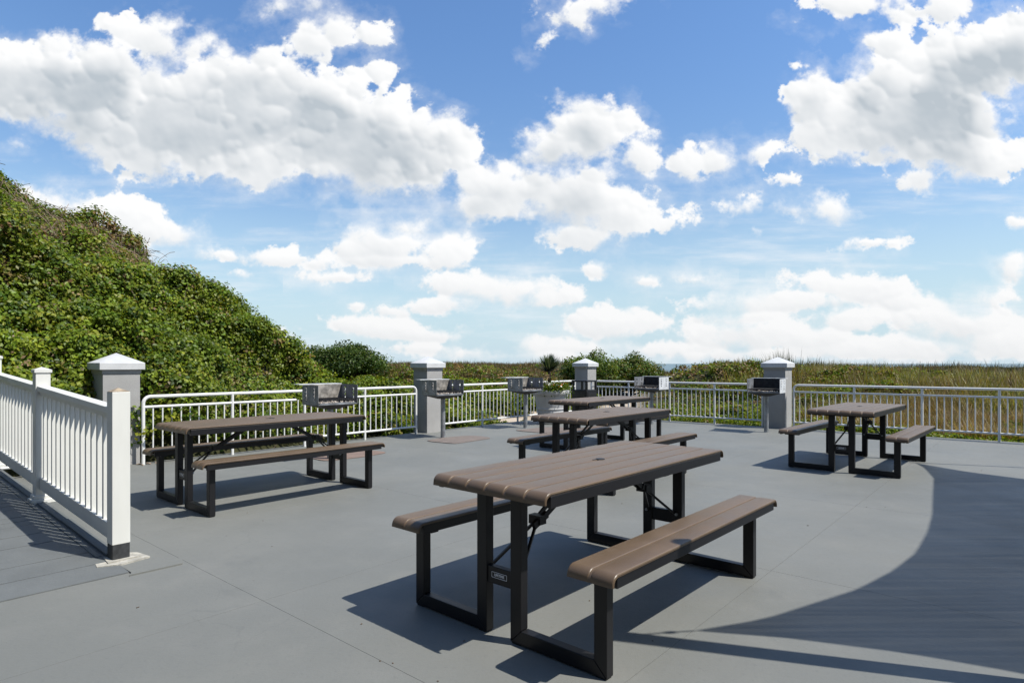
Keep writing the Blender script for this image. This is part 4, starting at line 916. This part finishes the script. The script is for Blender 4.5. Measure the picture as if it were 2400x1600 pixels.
# dead vine tangles
dv = MB(); rr = random.Random(5)
def hillpt(t, a, off):
    x, y = tn(t + 2.896, a + 8.95); z = float(terrain_z(np.array([x]), np.array([y]))[0]); nn_ = surf_normals(np.array([x]), np.array([y]))[0]
    return Vector((x, y, z)) + Vector(nn_) * off
for k_ in range(900):
    if k_ < 700: t = rr.uniform(-3, 1.6); a = rr.uniform(2.4, 4.8)
    else: t = rr.uniform(-3.5, 5); a = rr.uniform(.2, 5.0)
    p = hillpt(t, a, rr.uniform(.04, .20)); ang = rr.uniform(0, 6.28); pts = []; L_ = rr.uniform(.2, .7); dx = math.cos(ang); dz = math.sin(ang) * .6; b = rr.uniform(.0, .22)
    for i in range(6):
        f = i / 5; pts.append(p + Vector((dx * E1[0] * L_ * f, dx * E1[1] * L_ * f, dz * L_ * f + b * math.sin(f * 3.1) * .5)) + Vector((rr.gauss(0, .018), rr.gauss(0, .018), rr.gauss(0, .018))))
    dv.tube(pts, rr.uniform(.002, .0055), 3, caps=False)
o = dv.build('dead_vines', 'twig'); tag(o, 'tangled brown dead vines on the upper part of the green hill', 'vines', kind='stuff')

def l2_tn(s0, s1, b0, b1, n):
    s_ = rng.uniform(s0, s1, n); b = rng.uniform(b0, b1, n); x = L2A[0] + L2D[0] * s_ + L2N[0] * (b + .12); y = L2A[1] + L2D[1] * s_ + L2N[1] * (b + .12); t, n_ = to_tn(x, y); return t, n_ - 8.95
t, a = l2_tn(-1.6, 2.9, .15, 4.5, 3000)
o = clumps(t, a, 16, (.07, .17), .03, .065, 'dune_scrub', GREENS[:4] + BROWNS[:3], [3, 4, 2, 3, 1.2, 1, .8], lump=.22, keep=lambda x, y: (cover_at(x, y) > .5) & (x > 2.9)); tag(o, 'mixed green and brown scrub behind the railing between the two far pillars', 'scrub', kind='stuff')
t, a = l2_tn(-1.0, 4.5, 4.5, 9, 2600)
o = clumps(t, a, 14, (.08, .2), .035, .075, 'dune_scrub', GREENS[:4] + BROWNS, [2, 3, 2, 2, 2, 1.5, 2, 2], lump=.25, keep=lambda x, y: (cover_at(x, y) > .5) & (x > 3.9)); tag(o, 'brownish scrub on the dune mound right of the sandy gap', 'scrub', kind='stuff')
xx = rng.uniform(4.0, 11, 2600); yy_ = rng.uniform(17.5, 30, 2600); t, n_ = to_tn(xx, yy_)
o = clumps(t, n_ - 8.95, 12, (.09, .22), .05, .09, 'far_scrub', GREENS[:4] + BROWNS, [2, 2.5, 2, 1.5, 2, 2, 2, 2], lump=.25, keep=lambda x, y: cover_at(x, y) > .4); tag(o, 'mixed brown and green scrub on the far dunes right of the sandy gap', 'scrub', kind='stuff')
xx = rng.uniform(-9, 2.2, 2400); yy_ = rng.uniform(19, 30, 2400); t, n_ = to_tn(xx, yy_)
o = clumps(t, n_ - 8.95, 12, (.09, .24), .05, .09, 'far_scrub', GREENS[:4] + BROWNS, [2, 2, 2.5, 1, 2, 2, 1.5, 2], lump=.35, keep=lambda x, y: cover_at(x, y) > .4); tag(o, 'low scrub among brown grass on the far ridge left of the corner pillar', 'scrub', kind='stuff')
t, a = l2_tn(2.5, 10, .1, 1.6, 1500)
o = clumps(t, a, 12, (.05, .13), .028, .06, 'low_creeper', GREENS[:4], [3, 4, 2, 3], lump=.1); tag(o, 'green weeds under the brown thatch along the right railing', 'ground cover', kind='stuff')
# ------------------------------------------------------------------ dune grass
def grass(name, count, s_rng, b_rng, hmin, hmax, wid, cols, wts, label, dens_=None, lean=(.30, .02), bias=1.0, spread=.34, hw=.62):
    s = rng.uniform(*s_rng, count); b = b_rng[0] + (b_rng[1] - b_rng[0]) * rng.random(count) ** bias
    x = L2A[0] + L2D[0] * s + L2N[0] * (b + .12); y = L2A[1] + L2D[1] * s + L2N[1] * (b + .12)
    cl = fbm(x * 1.4 + 31, y * 1.4, 3)
    k_ = (rng.random(count) < .25 + 1.3 * cl) & (rng.random(count) < cover_at(x, y) * 1.15) & (y > 3) & ((y > 17.8) | (x > 2.6))
    if dens_ is not None: k_ &= dens_(x, y)
    t, n_ = to_tn(x, y); k_ &= (t - 2.896 > 7.0) | (n_ - 8.95 < 0)
    x, y, cl = x[k_], y[k_], cl[k_]; n = len(x); z = terrain_z(x, y) - .02
    w = np.stack([np.full(n, lean[0]), np.full(n, lean[1]), np.ones(n)], -1) + rng.normal(size=(n, 3)) * (spread, spread, .05); w /= np.linalg.norm(w, axis=1, keepdims=True)
    h = rng.uniform(hmin, hmax, n) * (.30 + 1.35 * cl) * (.55 + .9 * fbm(x * .55 + 60, y * .55, 3)); zone = fbm(x * .45 + 5, y * .9 + 3, 3)
    c = rcol(n, cols, wts, .25); br = np.array([(.22, .145, .07)]); m_ = (sst(zone, .47, .60) * rng.random(n) * 1.1)[:, None].clip(0, 1); c = c * (1 - m_) + br * m_
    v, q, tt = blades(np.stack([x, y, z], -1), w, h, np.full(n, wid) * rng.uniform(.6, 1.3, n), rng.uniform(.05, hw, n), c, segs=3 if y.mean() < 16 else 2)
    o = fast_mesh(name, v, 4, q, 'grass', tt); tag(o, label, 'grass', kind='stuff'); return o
G1 = [(.27, .25, .045), (.17, .19, .03), (.34, .25, .12), (.46, .37, .20), (.15, .10, .04)]
grass('dry_thatch', 70000, (2.4, 13), (.7, 3.0), .18, .46, .0085, [(.27, .18, .09), (.36, .27, .16), (.17, .11, .055), (.16, .15, .04), (.45, .36, .22)], [4, 3, 3, 1.6, 1], 'brown dry thatch and stalks just behind the right railing', spread=.75, hw=.25)
grass('dune_grass', 26000, (2.2, 14), (1.5, 4.2), .30, .62, .0095, G1, [3, 2, 3, 1.8, 1.5], 'tall mixed dune grass rising behind the brown thatch')
grass('dune_grass', 120000, (-.5, 24), (3.4, 10), .28, .58, .0115, G1, [6, 5, 1.3, .9, .8], 'yellow green dune grass on the slope beyond the right railing')
grass('dune_grass', 90000, (-30, 40), (9.5, 22), .30, .55, .022, [(.075, .085, .025), (.048, .058, .018), (.13, .10, .045), (.05, .038, .02)], [3, 3.5, 1.3, 2.4], 'dark dune grass along the crest below the horizon')
def rg(name, count, t_rng, a_rng, label, cols, wts, h=(.3, .5), wid=.028):
    t = rng.uniform(*t_rng, count) + 2.896; a = rng.uniform(*a_rng, count); x = t * E1[0] + (a + 8.95) * E2[0]; y = t * E1[1] + (a + 8.95) * E2[1]
    k_ = rng.random(count) < .2 + 1.3 * fbm(x * 1.2, y * 1.2, 3) * cover_at(x, y); x, y = x[k_], y[k_]; n = len(x); z = terrain_z(x, y)
    w = np.stack([np.full(n, .15), np.full(n, 0), np.ones(n)], -1) + rng.normal(size=(n, 3)) * (.25, .25, .05); w /= np.linalg.norm(w, axis=1, keepdims=True)
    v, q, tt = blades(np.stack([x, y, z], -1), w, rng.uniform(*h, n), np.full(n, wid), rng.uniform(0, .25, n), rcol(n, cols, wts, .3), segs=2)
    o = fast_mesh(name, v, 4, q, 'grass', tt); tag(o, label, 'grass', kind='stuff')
rg('dune_grass', 60000, (6.5, 26), (7, 24), 'brown dune grass on the ridge between the left bushes and the corner pillar', [(.20, .13, .06), (.14, .09, .045), (.10, .10, .03), (.26, .19, .11)], [3, 3, 2, 1])

# ------------------------------------------------------------------ bushes
def bush(c, r, h, n, size, label, cols, wts, lobes=9, seed=1, narrow=False):
    b = thing('bush', label, 'bush', (c[0], c[1], float(terrain_z(np.array([c[0]]), np.array([c[1]]))[0])), 0, 'bushes beyond the railing')
    rs = np.random.default_rng(seed); P = []; Nn = []
    for _ in range(lobes):
        a = rs.random() * 6.28; q = rs.random() ** .5 * .78; dome = math.sqrt(1 - q * q); lc = np.array([math.cos(a) * q * r[0], math.sin(a) * q * r[1], h * rs.uniform(.3, .72) * dome]); sc_ = rs.uniform(.22, .38); lr = np.array([r[0] * sc_, r[1] * sc_, h * sc_ * .8])
        m_ = n // lobes; d = rs.normal(size=(m_, 3)); d /= np.linalg.norm(d, axis=1, keepdims=True); rad = (1 - .55 * rs.random((m_, 1)) ** 2) + .10 * rs.normal(size=(m_, 1))
        rad *= 1 + .10 * np.sin(d[:, :1] * 7 + a) * np.sin(d[:, 2:] * 6 + 2 * a)
        P.append(lc + d * lr * rad); Nn.append(d)
    P = np.concatenate(P); Nn = np.concatenate(Nn); k_ = P[:, 2] > 0; P, Nn = P[k_], Nn[k_]
    cl = fbm(P[:, 0] * 2 + 5, P[:, 2] * 2 + P[:, 1], 2)
    leaf_cloud(P, Nn + np.array([.1, -.1, .4]), rng.uniform(*size, len(P)), rcol(len(P), cols, wts, .25) * (.7 + .6 * cl)[:, None], 'crown', parent=b)
    st = MB(); r_ = random.Random(seed)
    for _ in range(6):
        a = r_.uniform(0, 6.28); q = r_.uniform(.2, .6); st.tube([(math.cos(a) * .05, math.sin(a) * .05, -.1), (math.cos(a) * q * r[0] * .4, math.sin(a) * q * r[1] * .4, h * .35), (math.cos(a) * q * r[0], math.sin(a) * q * r[1], h * .75)], [.03, .02, .008], 5)
    st.build('stem', 'stem', b)
DG = [(.050, .090, .015), (.032, .062, .012), (.085, .125, .025), (.13, .15, .04)]
bush((-5.45, 19.2), (1.75, 1.2), 1.22, 30000, (.04, .075), 'dark green rounded bush at the foot of the vine hill', DG, [4, 4, 2, 1], 46, 3)
bush((2.55, 20.0), (1.0, .9), 1.58, 30000, (.035, .08), 'bright green bush left of the twin bushes behind the corner pillar', [(.11, .165, .03), (.07, .12, .02), (.19, .20, .06)], [4, 3, 2], 34, 8)
bush((3.95, 20.3), (1.1, .9), 1.46, 30000, (.035, .08), 'green bush with brown stalks right of the one behind the corner pillar', [(.10, .155, .03), (.06, .11, .02), (.20, .18, .07)], [3, 3, 2.5], 34, 14)
bush((1.0, 17.5), (.7, .6), .78, 5000, (.04, .08), 'small bush rising behind the palm in the planter', DG, [4, 3, 3, 2], 16, 21)
bush((-1.9, 17.2), (1.6, .8), .50, 7000, (.05, .09), 'low bush behind the second pillar from the left', GREENS[:4], [3, 4, 2, 3], 22, 25)
bush((-.2, 16.6), (1.1, .7), .55, 5500, (.05, .09), 'low bright bush behind the railing left of the palm', GREENS[:4], [3, 4, 2, 3], 20, 29)
bush((8.6, 21.5), (.45, .4), .55, 2500, (.04, .08), 'small dark shrub on the grass crest right of the rightmost pillar', DG, [4, 4, 1, 0.5], 5, 33)
tf = thing('grass_tuft', 'dark spiky grass tuft rising above the rightmost pillar', 'grass tuft', (7.75, 17.6, float(terrain_z(np.array([7.75]), np.array([17.6]))[0])))
n = 240; d = np.stack([rng.normal(0, .20, n) - .1, rng.normal(0, .2, n), np.ones(n)], -1); d /= np.linalg.norm(d, axis=1, keepdims=True)
v, q, tt = blades(np.stack([rng.normal(0, .22, n), rng.normal(0, .15, n), np.zeros(n)], -1), d, rng.uniform(.4, .85, n), np.full(n, .013), rng.uniform(0, .25, n), rcol(n, [(.04, .055, .025), (.07, .08, .03), (.14, .12, .06)], [4, 3, 1]), segs=3)
fast_mesh('blade_clump', v, 4, q, 'grass', tt, tf)

# ------------------------------------------------------------------ unseen facade behind the camera, added to block sky light
hb = thing('sky_blocker', 'added facade out of view behind the camera, blocking sky light', 'light_blocker', (0, -7.2, 0))
MB().box((0, -5, 7.5), (70, 10, 15)).build('blocker_wall', 'blocker_wall', hb)
wsrc = None
for fl_ in range(5):
    for k_ in range(-11, 12):
        w_ = MB().box((0, 0, 0), (1.7, .08, 1.9)) if wsrc is None else None
        if wsrc is None: wsrc = w_.build('blocker_window', 'winglass', hb); q = wsrc
        else: q = share(wsrc, 'blocker_window', hb)
        q.location = (k_ * 3.0, .0, 1.6 + fl_ * 2.9)

# ------------------------------------------------------------------ small litter
for i, (x, y) in enumerate([(-4.72, 7.95), (-4.66, 7.90), (-4.60, 7.97), (-4.76, 7.87), (-4.55, 7.93), (-4.69, 7.80)]):
    q = MB(); a = random.uniform(0, 6); s_ = random.uniform(.03, .05)
    q.add([Matrix.Rotation(a, 3, 'Z') @ Vector(p) for p in [(-s_, 0, .004), (0, s_ * .45, .02), (s_, 0, .008), (0, -s_ * .45, .016), (0, 0, .004)]], [(0, 4, 1), (1, 4, 2), (2, 4, 3), (3, 4, 0)])
    o = q.build('dry_leaf', 'dryleaf'); o.location = (x, y, .002); tag(o, 'curled pale dry leaf by the base of the leftmost pillar', 'leaf', 'dry leaves by the leftmost pillar')
db = MB(); rr = random.Random(9)
for _ in range(60):
    y = rr.uniform(2.3, 11); x = rr.uniform(-.8, .8) * y; s_ = rr.uniform(.002, .006)
    t_, n_ = to_tn(x, y)
    if n_ > 8.5 or t_ > 12.5 or (t_ < 1.6 and n_ > 4.1): continue
    db.box((0, 0, 0), (s_ * rr.uniform(1, 2.5), s_, s_ * .6), Matrix.Translation((x, y, s_ * .3)) @ Matrix.Rotation(rr.uniform(0, 3), 4, 'Z'))
o = db.build('grit', 'stem'); tag(o, 'small dark specks of grit scattered over the patio', 'grit', kind='stuff')
